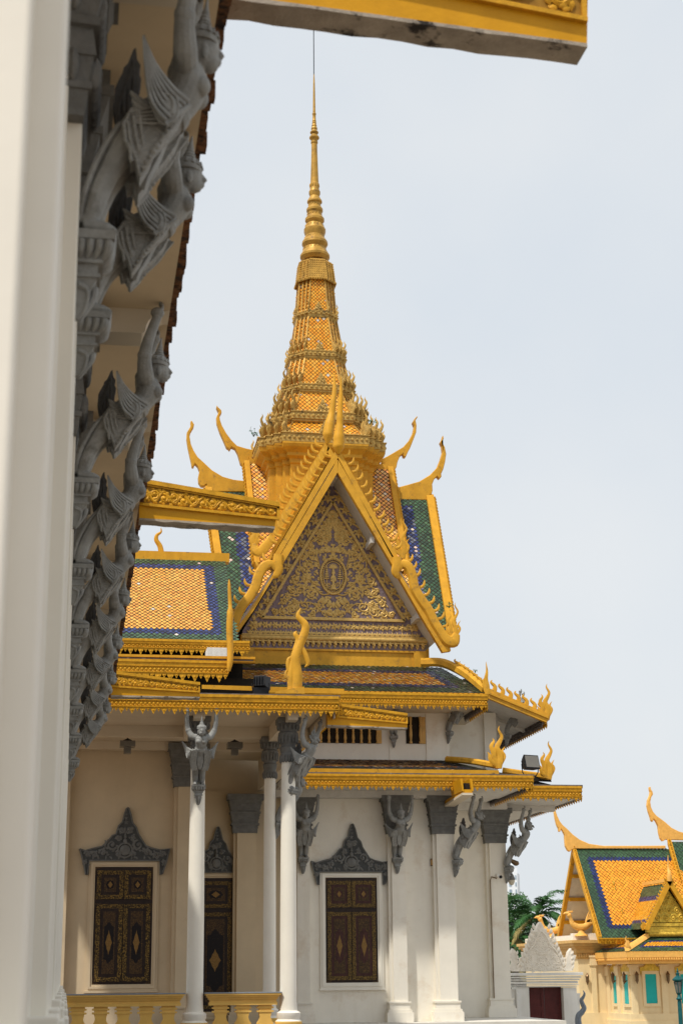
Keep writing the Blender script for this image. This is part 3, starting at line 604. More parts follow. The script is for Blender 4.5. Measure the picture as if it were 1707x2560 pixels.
# porch walls and pilasters
box_obj('wall', 'cream_and_shaded_white', -1.5, 3.62, 46.7, 50.4, FL, 8.049)
def pilaster(x0, x1, y, z1, capz, par=None, m='white_paint', capm='capital_grey', d=.35, cw=.16):
    p = MB(); p.box(x0, x1, y, y+d, FL, z1); p.box(x0-.10, x0, y+.1, y+d, FL, z1)
    for z0, zz, o_ in ((FL, FL+.28, .14), (FL+.28, FL+.36, .10), (FL+.36, FL+.55, .05), (FL+.55, FL+.60, .08)): p.box(x0-.1-o_, x1+o_, y-o_, y+d, z0, zz)
    o = p.build('pilaster', m, par or hall)
    if capz:
        k = MB(); a, b_ = capz; H = b_-a; w = x1-x0
        for f0, f1, o0, o1 in ((0, .2, .03, .05), (.2, .25, .09, .09), (.25, .5, .05, .10), (.5, .55, .13, .13), (.55, .85, .09, .17), (.85, 1, .22, .22)):
            k.hexa([(x0-.1-o0, y-o0, a+H*f0), (x1+o0, y-o0, a+H*f0), (x1+o0, y+d, a+H*f0), (x0-.1-o0, y+d, a+H*f0), (x0-.1-o1, y-o1, a+H*f1), (x1+o1, y-o1, a+H*f1), (x1+o1, y+d, a+H*f1), (x0-.1-o1, y+d, a+H*f1)])
        for f0, o_ in ((.36, .085), (.44, .10), (.62, .12), (.74, .155), (.12, .055)): k.box(x0-.1-o_, x1+o_, y-o_, y+d-.01, a+H*f0, a+H*(f0+.025))
        k.build('capital', capm, o)
    return o
p0, p1 = at(442, 2200, Y=46.4), at(500, 2200, Y=46.4)
pilaster(p0.x, p1.x, 46.35, 8.048, (6.78, 8.0), m='cream_and_shaded_white')
pilaster(-.12, at(165, 2300, Y=46.4).x, 46.4, 8.048, None, m='cream_and_shaded_white')
box_obj('wall', 'cream_and_shaded_white', 3.63, p0_ := at(718, 2250, Y=50.5).x, 50.5, 60, FL, 7.12)  # white wall inside the porch, its shade put into the colour
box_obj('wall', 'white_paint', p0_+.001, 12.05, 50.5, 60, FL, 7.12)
box_obj('wall', 'cream_and_shaded_white', 3.63, 6.2, 50.6, 60, 7.121, 8.3)  # upper part of that wall, same painted shade
p0, p1 = at(592, 2250, Y=50.15), at(640, 2250, Y=50.15); pilaster(p0.x, p1.x, 50.15, 7.0, (5.8, 6.98), m='cream_and_shaded_white')  # white pilaster in the porch-shade colour
p0, p1 = at(744, 2400, Y=50.2), at(776, 2400, Y=50.2); pilaster(p0.x, p1.x, 50.25, 7.0, (5.8, 6.98))
p0, p1 = at(983, 2400, Y=50.2), at(1018, 2400, Y=50.2); pilaster(p0.x, p1.x, 50.2, 7.0, (5.8, 6.98), d=.28)
p0, p1 = at(1098, 2400, Y=50.2), at(1142, 2400, Y=50.2); pilaster(p0.x, p1.x, 50.2, 7.0, (5.8, 6.98)); xc3 = p1.x
box_obj('wall', 'white_paint', 12.06, at(1272, 2300, Y=54).x-.1, 54.1, 64, FL, 7.12)
p0, p1 = at(1232, 2400, Y=53.8), at(1274, 2400, Y=53.8); pilaster(p0.x, p1.x, 53.8, 6.98, (5.8, 6.97)); xc4 = p1.x
# lower eaves of the right-hand facade
B = MB(); B.box(6.3, at(1330, 1975, Y=48.6).x-.05, 48.7, 55.5, 7.12, 7.3); B.box(6.3, 12.3, 50.0, 50.499, 6.90, 7.118); B.build('eave_soffit', 'gable_soffit', hall)
e0, e1 = at(745, 1935, Y=48.6), at(1331, 1941, Y=48.6); ze = (e0.z+e1.z)/2
fascia_obj((6.48, 48.6, ze), (e1.x, 48.6, ze), (0, -1, 0), .33, .14, .26, .11); fascia_obj((e1.x, 48.6, ze), (e1.x, 55, ze), (1, 0, 0), .33, .14, .26, .14); fascia_obj((e1.x-.168, 48.69, ze), (e1.x-.168, 55, ze), (-1, 0, 0), .33, .15, .26, .2, 'eave_back', m='weathered_and_backlit_dark')  # dark inner copy paints the backlit silhouette of the teeth
f1 = at(1452, 1967, Y=52.1)
B = MB(); B.box(e1.x-.3, f1.x-.05, 52.2, 62, 7.12, 7.29); B.box(12.3, 14.6, 53.3, 54.0, 6.9, 7.118); B.box(14.0, f1.x-.3, 54.2, 54.5, 6.92, 7.118); B.build('eave_soffit', 'gable_soffit', hall)
fascia_obj((e1.x-.2, 52.1, f1.z), (f1.x, 52.1, f1.z), (0, -1, 0), .34, .15, .26, .11); fascia_obj((f1.x, 52.1, f1.z), (f1.x, 62, f1.z), (1, 0, 0), .34, .15, .26, .14); fascia_obj((f1.x-.168, 52.19, f1.z), (f1.x-.168, 62, f1.z), (-1, 0, 0), .34, .16, .26, .2, 'eave_back', m='weathered_and_backlit_dark')  # inner copy darkened in colour as a backlit edge
B = MB(); B.box(6.4, e1.x+.04, 48.56, 51.8, ze+.003, ze+.06); B.box(6.4, 12.6, 49.6, 51.9, ze+.06, ze+.20); B.box(e1.x-.4, f1.x+.04, 52.06, 62, f1.z+.003, f1.z+.06); B.hexa([(13.6, 53, f1.z+.06), (f1.x-.3, 53, f1.z+.06), (f1.x-.3, 62, f1.z+.06), (13.6, 62, f1.z+.06), (13.6, 53.6, f1.z+.75), (14.6, 53.6, f1.z+.62), (14.6, 62, f1.z+.62), (13.6, 62, f1.z+.75)])
B.build('roof_ledge', 'weathered_and_backlit_dark', hall)
# short spout on the porch corner and the one that points out of the right-hand eave
spout(39.35, (818, 1815), (1018, 1822), (1018, 1785), (818, 1757), (818, 1790), (1018, 1808), 11, parent=hall)
B = MB(); s0 = at(1178, 1960, Y=47.6); x0 = s0.x; z0 = at(1178, 1982, Y=47.6).z
B.hexa([(x0-.28, 47.6, z0), (x0+.02, 47.6, z0), (x0+.02, 50, z0-.1), (x0-.28, 50, z0-.1), (x0-.28, 47.6, z0+.10), (x0+.02, 47.6, z0+.10), (x0+.02, 50, z0), (x0-.28, 50, z0)])
for a in (-.30, .0): B.hexa([(x0+a, 47.58, z0+.05), (x0+a+.05, 47.58, z0+.05), (x0+a+.05, 49, z0+.05), (x0+a, 49, z0+.05), (x0+a-.06, 47.58, z0+.42), (x0+a+.02, 47.58, z0+.42), (x0+a+.02, 49, z0+.42), (x0+a-.06, 49, z0+.42)])
sp = B.build('rain_spout', 'spout_yellow', hall); B = MB(); B.box(x0-.25, x0+.0, 47.7, 49, z0+.10, z0+.3); B.build('channel', 'dark_gap', sp)
B = MB(); B.hexa([(x0-.30, 47.59, z0-.07), (x0+.03, 47.59, z0-.07), (x0+.03, 50, z0-.18), (x0-.30, 50, z0-.18), (x0-.30, 47.59, z0-.004), (x0+.03, 47.59, z0-.004), (x0+.03, 50, z0-.104), (x0-.30, 50, z0-.104)]); B.build('underside', 'soffit_paint', sp)
# statues of the right-hand facade
for px, n, rr in ((759, 'shaded winged statue just right of the porch corner column, left of the right window', -90), (995, 'grey winged statue facing out between the right window and the corner pilaster', -90)):
    c_ = at(px, 2180, Y=50.0); place(kin, n, (c_.x, 50.2+.035, 5.05), rr, 1.05)
c_ = at(1130, 2187, Y=50.0); place(gar, 'grey bird-faced statue at the inner corner pilaster, right of the lone outer window', (xc3-.05, 50.22, 4.98), -32, 1.12)
place(gar, 'grey bird-faced statue at the far right corner of the hall, above the hanging lantern', (xc4-.08, 53.82, 4.98), -32, 1.12)
# ---------------------------------------------------------------- carved windows and the door
HOOD = [(135, 675), (210, 700), (300, 672), (430, 640), (500, 580), (560, 500), (610, 480), (640, 370), (690, 320), (715, 210), (742, 140), (760, 128), (775, 140), (800, 210), (830, 330), (880, 390), (905, 470), (950, 540), (1010, 630), (1080, 660), (1200, 690), (1335, 670), (1290, 850), (1240, 1000), (1212, 1015), (1200, 828), (265, 828), (250, 1015), (225, 1010), (190, 850)]
def window(name, cx, y, w, z0, z1, hs=1.0, tall=.30, single=False, warm=False):
    """outer size w x (z0..z1) of the moulded frame on the wall plane y"""
    x0, x1 = cx-w/2, cx+w/2; f = MB(); fw = .17
    for a, b_, d in ((0, .06, .05), (.06, .12, .075), (.12, fw, .04)):
        f.box(x0+a, x0+b_, y-d, y+.02, z0+a, z1-a); f.box(x1-b_, x1-a, y-d, y+.02, z0+a, z1-a)
        f.box(x0+b_, x1-b_, y-d, y+.02, z1-b_, z1-a); f.box(x0+b_, x1-b_, y-d, y+.02, z0+a, z0+b_)
    f.box(x0-.03, x1+.03, y-.10, y+.02, z0-.05, z0-.001)
    o = f.build(name, 'column_paint' if not warm else 'cream_and_shaded_white', hall)
    a0, a1, c0, c1 = x0+fw, x1-fw, z0+fw, z1-fw
    m = MB(); m.box(a0, a1, y-.012, y+.02, c0, c1); zm = c1-(c1-c0)*tall
    for (xx, zz, sx, sz) in [(a, b_, s, t) for a, s in ((a0, 1), (a1, -1)) for b_, t in ((c1, -1), (zm+.05, 1), (zm-.05, -1), (c0, 1))]:
        m.mi = 1; m.hexa([(xx, y-.03, zz), (xx+sx*.2, y-.03, zz), (xx+sx*.2, y-.012, zz), (xx, y-.012, zz), (xx, y-.03, zz+sz*.03), (xx+sx*.14, y-.03, zz+sz*.05), (xx+sx*.14, y-.012, zz+sz*.05), (xx, y-.012, zz+sz*.03)])
        m.hexa([(xx, y-.031, zz), (xx+sx*.045, y-.031, zz), (xx+sx*.045, y-.012, zz), (xx, y-.012, zz), (xx, y-.031, zz+sz*.24), (xx+sx*.02, y-.031, zz+sz*.24), (xx+sx*.02, y-.012, zz+sz*.24), (xx, y-.012, zz+sz*.24)])
    m.mi = 0; m.build('lacquer_frame', ['black_lacquer', 'gilt_field'], o)
    lac = 'lit_lacquer' if warm is None else 'black_lacquer'
    cols = [(a0+.06, (a0+a1)/2-.012), ((a0+a1)/2+.012, a1-.06)] if not single else [(a0+.06, a1-.06)]
    for za, zb in ((zm+.07, c1-.10), (c0+.08, zm-.07)):
        for xa, xb in cols:
            s = MB(); yy = y-.012; bw = .115
            s.mi = 0; s.box(xa, xb, yy-.02, yy, za, zb)
            s.mi = 1
            for q_ in ((xa, xa+bw, za, zb), (xb-bw, xb, za, zb), (xa+bw, xb-bw, za, za+bw), (xa+bw, xb-bw, zb-bw, zb)): s.box(q_[0], q_[1], yy-.04, yy-.02, q_[2], q_[3])
            iw = bw+.085; ia, ib, ja, jb = xa+iw, xb-iw, za+iw, zb-iw
            s.mi = 2; s.box(ia, ib, yy-.028, yy-.02, ja, jb)
            mx, mz = (ia+ib)/2, (ja+jb)/2; big = (jb-ja) > 1.2
            e = .04; pw = (ib-ia)/2-e; ph = (jb-ja)/2-(.28 if big else e*1.3)
            og = [(-pw, -ph*.78), (-pw*.55, -ph*.82), (-pw*.35, -ph*.92), (0, -ph), (pw*.35, -ph*.92), (pw*.55, -ph*.82), (pw, -ph*.78), (pw, ph*.78), (pw*.55, ph*.82), (pw*.35, ph*.92), (0, ph), (-pw*.35, ph*.92), (-pw*.55, ph*.82), (-pw, ph*.78)] if big else [(pw*.85*math.cos(t)*(1+.10*math.cos(8*t)), ph*.85*math.sin(t)*(1+.10*math.cos(8*t))) for t in np.linspace(0, 2*math.pi, 25)[:-1]]
            s.mi = 3; s.prism([(mx+u, yy-.034, mz+v_) for u, v_ in og], (0, .008, 0))
            dw, dh = pw*(.55 if not big else .72), (.19 if not big else .34)
            dw = min(dw, pw*.8); dh = min(dh, ph*.7)
            dia = [(-dw, 0), (-dw*.62, -dh*.28), (-dw*.5, -dh*.5), (-dw*.18, -dh*.72), (0, -dh), (dw*.18, -dh*.72), (dw*.5, -dh*.5), (dw*.62, -dh*.28), (dw, 0), (dw*.62, dh*.28), (dw*.5, dh*.5), (dw*.18, dh*.72), (0, dh), (-dw*.18, dh*.72), (-dw*.5, dh*.5), (-dw*.62, dh*.28)]
            s.mi = 4; s.prism([(mx+u, yy-.042, mz+v_) for u, v_ in dia], (0, .009, 0))
            s.build('shutter', [lac, 'gilt_border', 'gilt_field', 'gilt_speckle' if not warm is None else 'lit_lacquer', 'gilt_diamond'], o)
    k = (x1-x0)/1.975*hs; h = MB(); P = [(cx+(zx-735)*.00212*k, z1+(825-zy)*.00212*k+.004) for zx, zy in HOOD]
    g_ = MB(); g_.prism([(px, y-.10, pz) for px, pz in P], (0, .10, 0)); g_.build('hood_panel', 'hood_recess_shade', o)
    rim = [Vector((px, y-.105, pz)) for px, pz in P]; h.tube(rim+[rim[0]], .022*k, 6)
    Fr = frame((cx, y-.10, z1), (1, 0, 0), (0, 0, 1), (0, -1, 0)); q = random.Random(int(cx*10)); kk = .00212*k
    loc = lambda zx, zy: ((zx-735)*kk, (825-zy)*kk)
    for zx, zy, r_ in ((560, 620, 70), (440, 720, 48), (330, 750, 44), (235, 745, 38), (690, 420, 42), (640, 520, 34), (215, 850, 30), (640, 740, 40)):
        for s in (-1, 1):
            a, b_ = loc(735+s*(735-zx), zy); scroll(h, Fr, a, b_, r_*kk, q.uniform(0, 6), 1.3, s, 17*kk, 3)
            for j in range(3): leaf(h, Fr, a+q.uniform(-1, 1)*r_*1.3*kk, b_+q.uniform(-.9, .5)*r_*kk, q.uniform(0, 6.28), r_*.9*kk, 17*kk, q.uniform(-1, 1))
    for zy, r_ in ((170, 16), (215, 22), (265, 28), (320, 34)):
        a, b_ = loc(735, zy); flower(h, Fr, a+.01, b_, r_*kk, 5, 1.57)
    a, b_ = loc(735, 690); h.ball(Fr(a, b_, .02), (72*kk, .05, 72*kk), 14, 8); h.tube([Fr(a+95*kk*math.cos(t), b_+95*kk*math.sin(t), .015) for t in np.linspace(0, 6.283, 19)], 13*kk, 6)
    h.ball(Fr(a, b_+115*kk, .03), (28*kk, .05, 40*kk), 10, 7); h.ball(Fr(a, b_+175*kk, .03), (20*kk, .04, 24*kk), 9, 7); h.tube([Fr(a, b_+195*kk, .03), Fr(a, b_+250*kk, .02)], [16*kk, 3*kk], 6)
    for i in range(11): leaf(h, Fr, (i-5)*85*kk, 14*kk, 1.57+(.4 if i % 2 else -.4), 60*kk, 13*kk, .5)
    h.build('carved_hood', 'capital_grey', o, smooth=55)
    return o
def win_px(name, l, r, t, b_, Y, **kw):
    A, Bq = at(l, b_, Y=Y), at(r, t, Y=Y); A2 = at(l, t, Y=Y); return window(name, (A.x+Bq.x)/2+.0, Y, Bq.x-A2.x, A.z, Bq.z, **kw)
win_px('window', 219, 394, 2152, 2478, 46.7, warm=True)
win_px('window', 800, 955, 2180, 2472, 50.5, warm=None, tall=.31)
wd0, wd1 = at(480, 2300, Y=50.5), at(597, 2300, Y=50.5); window('door', (wd0.x+wd1.x)/2, 50.5, wd1.x-wd0.x, .35, at(540, 2181, Y=50.5).z, hs=1.28, tall=.245, single=True, warm=True)
# small fittings on the hall walls
# ---------------------------------------------------------------- balustrades
def balustrade(label, x0, x1, ztop, n):
    r = thing('balustrade', label, 'balustrade', ((x0+x1)/2, 40, FL), 'balustrades between the porch columns')
    b_ = MB()
    for z0, z1, o_ in ((-.04, 0, .20), (-.09, -.04, .165), (-.14, -.09, .13), (-.20, -.14, .10), (-.27, -.20, .12)): b_.box(x0-o_+.1, x1+o_-.1, 40-o_, 40+o_, ztop+z0, ztop+z1-.001)
    b_.build('rail', 'balustrade_yellow', r); b_ = MB(); b_.box(x0-.12, x1+.12, 39.79, 40.21, ztop, ztop+.025); b_.build('rail_cap', 'blue_grey_cap', r)
    b_ = MB(); b_.box(x0, x1, 39.85, 40.15, FL+.001, FL+.18); b_.build('bottom_rail', 'balustrade_yellow', r)
    zt_, zb = ztop-.271, FL+.18; H = zt_-zb; p = (x1-x0)/n
    prof = [(.31, 1), (.31, .86), (.29, .84), (.28, .76), (.30, .74), (.27, .62), (.24, .5), (.28, .38), (.36, .27), (.38, .2), (.32, .12), (.38, .1), (.38, 0)]
    m = MB(); m.prism([(-a*p, -.07, zb+H*b) for a, b in prof]+[(a*p, -.07, zb+H*b) for a, b in reversed(prof)], (0, .14, 0)); me0 = None
    for z_ in (.89, .74): m.box(-p*.38, p*.38, -.085, .085, zb+H*z_-.02, zb+H*z_+.02)
    o0 = m.build('baluster', 'balustrade_yellow', r, V(0, 0, 0)); o0.location = V(x0+p*.5, 40, 0)-ORG[r.name]
    for k in range(1, n): c = copy_tree(o0, r); c.location = V(x0+p*(k+.5), 40, 0)-ORG[r.name]
za = at(300, 2487, Y=39.8).z
balustrade('long yellow balustrade with fat pierced balusters in front of the left window', at(168, 2500, Y=40).x, at(450, 2500, Y=40).x, za, 5)
balustrade('short yellow balustrade between the two front porch columns, in front of the door', at(524, 2500, Y=40).x, at(690, 2500, Y=40).x, za, 3)
# ---------------------------------------------------------------- upper storey: white wall with baluster openings
zb, zt2 = 7.3, 10.35
xu = at(1122, 1850, Y=52.0).x
box_obj('wall', 'white_paint', 5.8, xu, 52.0, 62, 7.3, zt2)
B = MB()
for px in (974, 1066): x = at(px, 1850, Y=52).x; B.box(x-.02, x+.02, 51.965, 51.998, 7.7, zt2)
xl = at(1066, 1850, Y=52).x; B.box(xl+.021, xu, 51.965, 51.998, 7.7, zt2); B.build('wall_strip', 'white_paint', hall)
xu2 = at(1208, 1850, Y=54.5).x; xu3 = at(1240, 1850, Y=54.4).x
box_obj('wall', 'white_paint', xu+.002, xu2, 54.5, 66, 7.3, zt2); box_obj('wall', 'white_paint', xu2+.002, xu3, 54.35, 66, 7.3, zt2-.004)
def opening(l, r, t, b_, n):
    A, Bq = at(l, b_, Y=51.99), at(r, t, Y=51.99); o = MB(); o.box(A.x, Bq.x, 51.97, 51.995, A.z, Bq.z); o = o.build('opening', 'dark_gap', hall)
    f = MB(); f.box(Bq.x-.16, Bq.x, 51.958, 51.969, A.z, Bq.z); f.build('reveal', 'ochre_trim', o)
    for k in range(n):
        x = A.x+(Bq.x-A.x)*(k+.45)/n; H = Bq.z-A.z; m = MB()
        m.lathe([(.05, 0), (.05, .08*H), (.03, .1*H), (.055, .3*H), (.045, .5*H), (.035, .62*H), (.055, .66*H), (.03, .7*H), (.045, .9*H), (.05, H)], (0, 0), 12)
        m.v = [p+V(x, 51.93, A.z) for p in m.v]; m.build('baluster', 'ochre_trim', o, smooth=40)
opening(792, 953, 1820, 1857, 8); opening(1015, 1062, 1793, 1859, 2)
for l_, px, py, Y_, r_, s_ in (('small dark winged statue under the upper eave, half hidden behind the short golden spout', 985, 1850, 51.9, -90, .62), ('small grey winged statue on the upper wall corner, seen from the side', 1118, 1840, 51.95, -38, .62), ('small pale winged statue under the far right slope of the upper eave', 1262, 1838, 54.3, -25, .66)):
    p = at(px, py, Y=Y_); place(kin, l_, (p.x-.03, Y_+.03, p.z+.12 if s_ < .65 else p.z), r_, s_*1.32)
# upper eave, skirt roof and hip
u0, u1 = at(575, 1727, Y=50), at(1217, 1737, Y=50); zu = (u0.z+u1.z)/2
fascia_obj((u0.x-.6, 50, zu), (u1.x, 50, zu), (0, -1, 0), .34, .16, .26, .10); fascia_obj((u1.x, 50, zu-.02), (u1.x, 52.5, zu-.02), (1, 0, 0), .34, .16, .26, .14)
fascia_obj((u1.x-.168, 50.09, zu-.02), (u1.x-.168, 52.5, zu-.02), (-1, 0, 0), .34, .17, .26, .2, 'eave_back', m='weathered_and_backlit_dark')  # backlit inner side of the board, painted dark
B = MB(); B.box(4.5, u1.x-.11, 50.08, 55, zu-.30, zu-.1); B.box(u1.x-.109, u1.x+.35, 52.8, 62, zu-.29, zu-.11); B.build('eave_soffit', 'soffit_paint', hall)
r0, r1 = at(1070, 1668, Y=52.6), at(1217, 1727, Y=50.05)
zr0, zr1 = zu+.06, at(800, 1662, Y=52.9).z
B = MB(); xw1 = at(1085, 1668, Y=52.9).x
tiles(B, [V(4.2, 50.0, zr0), V(u1.x-.05, 50.0, zr0), V(xw1+.25, 52.95, zr1), V(4.2, 52.95, zr1)], .17, .17, border(.55, .35, L=False), .02, 21, light_gain=.62)  # tile colours darkened to paint in the grazing-angle tone
B.build('tiled_roof', ['tile_mortar', 'glazed_tile'], hall)
B = MB(); B.box(4.2, u1.x, 49.98, 50.1, zu+.003, zu+.055); B.build('roof_ledge', 'yellow_worn', hall)
hp = [V(xw1-.5, 52.7, zr1+.12), V(xw1+.2, 52.4, zr1+.05), V(xw1+.75, 51.6, zr1-.45), V(u1.x-.05, 50.05, zr0+.12)]
B = MB(); B.tube(cr(hp, 5), .12, 6, (0, 0, 1), 1.3); B.build('hip_ridge', 'yellow_paint', hall, smooth=40)
hc = cr(hp, 6)
def crest(pts, n, h, lean, name='crest', m='yellow_paint', N=(0, 1, 0)):
    B = MB(); m_ = len(pts)-1
    for k in range(n):
        t = (k+.5)/n*m_; i = int(t); p = pts[i]+(pts[min(i+1, m_)]-pts[i])*(t-i); D = Vector(lean)
        B.tube(cr([p-V(0, 0, .05), p+V(0, 0, h*.45)+D*.08, p+V(0, 0, h*.8)-D*.06, p+V(0, 0, h)-D*.02], 3), np.linspace(h*.26, h*.03, 10), 5, N, .5)
    return B.build(name, m, hall, smooth=50)
crest(hc[9:], 7, .34, (1, 0, 0))
B = MB(); spike(B, (u1.x, 50.0, zu+.05), 1.05, (1, 0, 0), (0, 1, 0), .07); B.build('spear_finial', 'yellow_paint', hall, smooth=50)
# right-hand wing roof of the upper storey: sloping verge with crest, flame, soffit and receding eave
v0, v1 = at(1220, 1735, Y=52.6), at(1369, 1795, Y=52.6)
B = MB(); D = (v1-v0); nn = V(-D.z, 0, D.x).normalized()
B.prism([v0-nn*.14, v1-nn*.16, v1+nn*.14, v0+nn*.20], (0, .16, 0)); B.prism([v0+nn*.0-V(0, .05, 0), v1-nn*.02-V(0, .05, 0), v1+nn*.05-V(0, .05, 0), v0+nn*.06-V(0, .05, 0)], (0, .05, 0)); B.build('verge_board', 'yellow_paint', hall)
crest([v0+nn*.15+V(0, .08, 0), v1+nn*.1+V(-.12, .08, 0)], 7, .42, (1, 0, 0))
B = MB(); flame(B, v1+V(-.02, .08, -.02), 1.22, (1, 0, 0), (0, 1, 0), .125); B.build('flame_finial', 'yellow_paint', hall, smooth=50)
B = MB(); B.hexa([v0+V(0, .1, -.10), v1+V(0, .1, -.14), v1+V(0, 10, -.14), v0+V(0, 10, -.10), v0+V(0, .1, -.02), v1+V(0, .1, -.05), v1+V(0, 10, -.05), v0+V(0, 10, -.02)])
B.hexa([v0+V(-.8, .1, .25), v0+V(0, .1, -.1), v0+V(0, 10, -.1), v0+V(-.8, 10, .25), v0+V(-.8, .1, .35), v0+V(0, .1, 0), v0+V(0, 10, 0), v0+V(-.8, 10, .35)])
for yy in (2.2, 4.2): B.hexa([v0+V(0, yy, -.22), v1+V(0, yy, -.24), v1+V(0, yy+.2, -.24), v0+V(0, yy+.2, -.22), v0+V(0, yy, -.101), v1+V(0, yy, -.141), v1+V(0, yy+.2, -.141), v0+V(0, yy+.2, -.101)])
B.build('wing_soffit', 'gable_soffit', hall)
B = MB(); tiles(B, [v1+V(.02, .2, .03), v1+V(.02, 10, .03), v0+V(-.8, 10, .55), v0+V(-.8, .2, .55)], .3, .3, border(.5, .4), .02, 8); B.build('tiled_roof', ['tile_mortar', 'glazed_tile'], hall)
fascia_obj((v1.x, 52.75, v1.z-.02), (v1.x, 62, v1.z-.02), (1, 0, 0), .16, .15, .26, .14); fascia_obj((v1.x-.168, 52.77, v1.z-.02), (v1.x-.168, 62, v1.z-.02), (-1, 0, 0), .16, .16, .26, .2, 'eave_back', m='weathered_and_backlit_dark')  # last board is the backlit inner side, dark by colour
# lower skirt roof strip above the right-hand facade, with hip, flames
l1 = at(1245, 1920, Y=49.6)
B = MB(); zl0, zl1 = at(900, 1925, Y=49.7).z, at(900, 1897, Y=51.7).z
tiles(B, [V(6.4, 49.7, zl0), V(l1.x-.1, 49.7, zl0), V(at(1120, 1897, Y=51.6).x, 51.9, zl1), V(6.4, 51.9, zl1)], .17, .16, border(.42, .25, L=False, T=False), .05, 22, light_gain=.7); B.build('tiled_roof', ['tile_mortar', 'glazed_tile'], hall)  # grazing-angle darkness put into the tile colours here too
B = MB(); B.box(6.4, l1.x, 49.55, 49.69, zl0-.10, zl0+.02); B.build('roof_ledge', 'yellow_worn', hall)
B = MB(); B.tube(cr([at(1115, 1898, Y=51.6), at(1175, 1903, Y=50.8), at(1246, 1915, Y=49.6)], 5), .085, 6, (0, 0, 1), 1.2); flame(B, at(1246, 1918, Y=49.6), 1.32, (1, 0, 0), (.3, 1, 0), .14); B.build('flame_finial', 'yellow_paint', hall, smooth=50)
B = MB(); B.tube(cr([at(1255, 1926, Y=53.4), at(1310, 1934, Y=53.2), at(1372, 1942, Y=52.9)], 5), .085, 6, (0, 0, 1), 1.2); flame(B, at(1371, 1946, Y=52.9), 1.28, (1, 0, 0), (.3, 1, 0), .135); B.build('flame_finial', 'yellow_paint', hall, smooth=50)
B = MB(); B.hexa([at(1330, 1953, Y=53), at(1378, 1955, Y=53), at(1378, 1955, Y=55), at(1330, 1953, Y=55), at(1330, 1938, Y=53), at(1375, 1944, Y=53), at(1375, 1944, Y=55), at(1330, 1938, Y=55)]); B.build('roof_ledge', 'dark_gap', hall)
# big flame finial on the porch roof
B = MB(); fb = at(748, 1733, Y=41.2)
B.hexa([at(688, 1733, Y=41.1), at(762, 1734, Y=41.1), at(762, 1734, Y=41.3), at(688, 1733, Y=41.3), at(690, 1728, Y=41.1), at(760, 1716, Y=41.1), at(760, 1716, Y=41.3), at(690, 1728, Y=41.3)])
def bigp(seq, w):
    P = cr([at(px, py, Y=41.2) for px, py in seq], 5); B.tube(P, np.interp(np.linspace(0, 1, len(P)), np.linspace(0, 1, len(w)), w), 8, (0, 1, 0), .55)
bigp([(740, 1735), (742, 1690), (738, 1650), (750, 1610), (762, 1580), (762, 1560), (745, 1540), (752, 1520)], [.15, .15, .14, .12, .11, .10, .065, .01])
bigp([(728, 1730), (728, 1680), (738, 1640), (752, 1618), (770, 1655), (762, 1668)], [.10, .10, .085, .075, .06, .01])
bigp([(738, 1660), (740, 1625), (745, 1600), (738, 1585), (742, 1578)], [.1, .09, .07, .06, .01])
bigp([(735, 1700), (722, 1670), (722, 1648), (734, 1640)], [.075, .07, .05, .01]); bigp([(738, 1710), (715, 1690), (718, 1672)], [.07, .055, .01])
B.build('flame_finial', 'yellow_paint', hall, smooth=50)
B = MB(); B.hexa([at(505, 1722, Y=42), at(860, 1735, Y=42), at(860, 1735, Y=44), at(505, 1722, Y=44), at(505, 1712, Y=42), at(860, 1722, Y=42), at(860, 1722, Y=44), at(505, 1712, Y=44)]); B.build('roof_ledge', 'yellow_worn', hall)
# ---------------------------------------------------------------- left side roof in two storeys
zE = at(450, 1604, Y=47).z; zR = at(450, 1396, Y=51).z; XR = 4.85
B = MB(); tiles(B, [V(-3, 47, zE), V(XR-.1, 47, zE), V(XR-.15, 51, zR), V(-3, 51, zR)], .165, .19, border(.42, .30, L=False), .004, 31, pale=.12, vary=.74); B.build('tiled_roof', ['tile_mortar', 'glazed_tile'], hall)
B = MB(); B.box(-3, XR, 50.9, 51.25, zR-.1, zR+.2); B.build('ridge', 'yellow_worn', hall)
B = MB(); p = at(403, 1383, Y=51.1); pts = [at(404, 1385, Y=51.1), at(400, 1365, Y=51.1), at(391, 1350, Y=51.1), at(393, 1338, Y=51.1), at(403, 1330, Y=51.1), at(403, 1320, Y=51.1)]; P = cr(pts, 5); B.tube(P, np.interp(np.linspace(0, 1, len(P)), [0, .5, 1], [.10, .07, .012]), 7); B.build('roof_horn', 'yellow_worn', hall, smooth=50)
fascia_obj((-3, 46.9, zE+.02), (XR+.25, 46.9, zE+.02), (0, -1, 0), .26, .2, .30, .12)
z2 = at(450, 1654, Y=45.6).z
box_obj('attic_shade_black', 'dark_gap', -3, XR+.1, 47.4, 50.8, z2-.2, zE-.02)  # near-black block paints the shade of the recessed wall
B = MB(); B.hexa([(-3, 45.4, z2+.02), (XR+.2, 45.4, z2+.02), (XR+.2, 47.4, z2+.45), (-3, 47.4, z2+.45), (-3, 45.4, z2+.06), (XR+.2, 45.4, z2+.06), (XR+.2, 47.4, z2+.5), (-3, 47.4, z2+.5)]); B.build('attic_ledge', 'weathered_and_backlit_dark', hall)
B = MB(); B.box(-3, XR+.25, 45.36, 45.5, z2+.07, z2+.14); B.box(-3, XR+.25, 45.4, 45.6, z2-.02, z2+.02); B.build('roof_ledge', 'yellow_worn', hall)
fascia_obj((-3, 45.35, z2-.03), (at(572, 1660, Y=45.3).x, 45.35, z2-.03), (0, -1, 0), .36, .24, .34, .12)
box_obj('attic_shade_black', 'dark_gap', -3, 5.4, 46.2, 50, 8.3, z2-.35)  # painted shade below the lower eave board
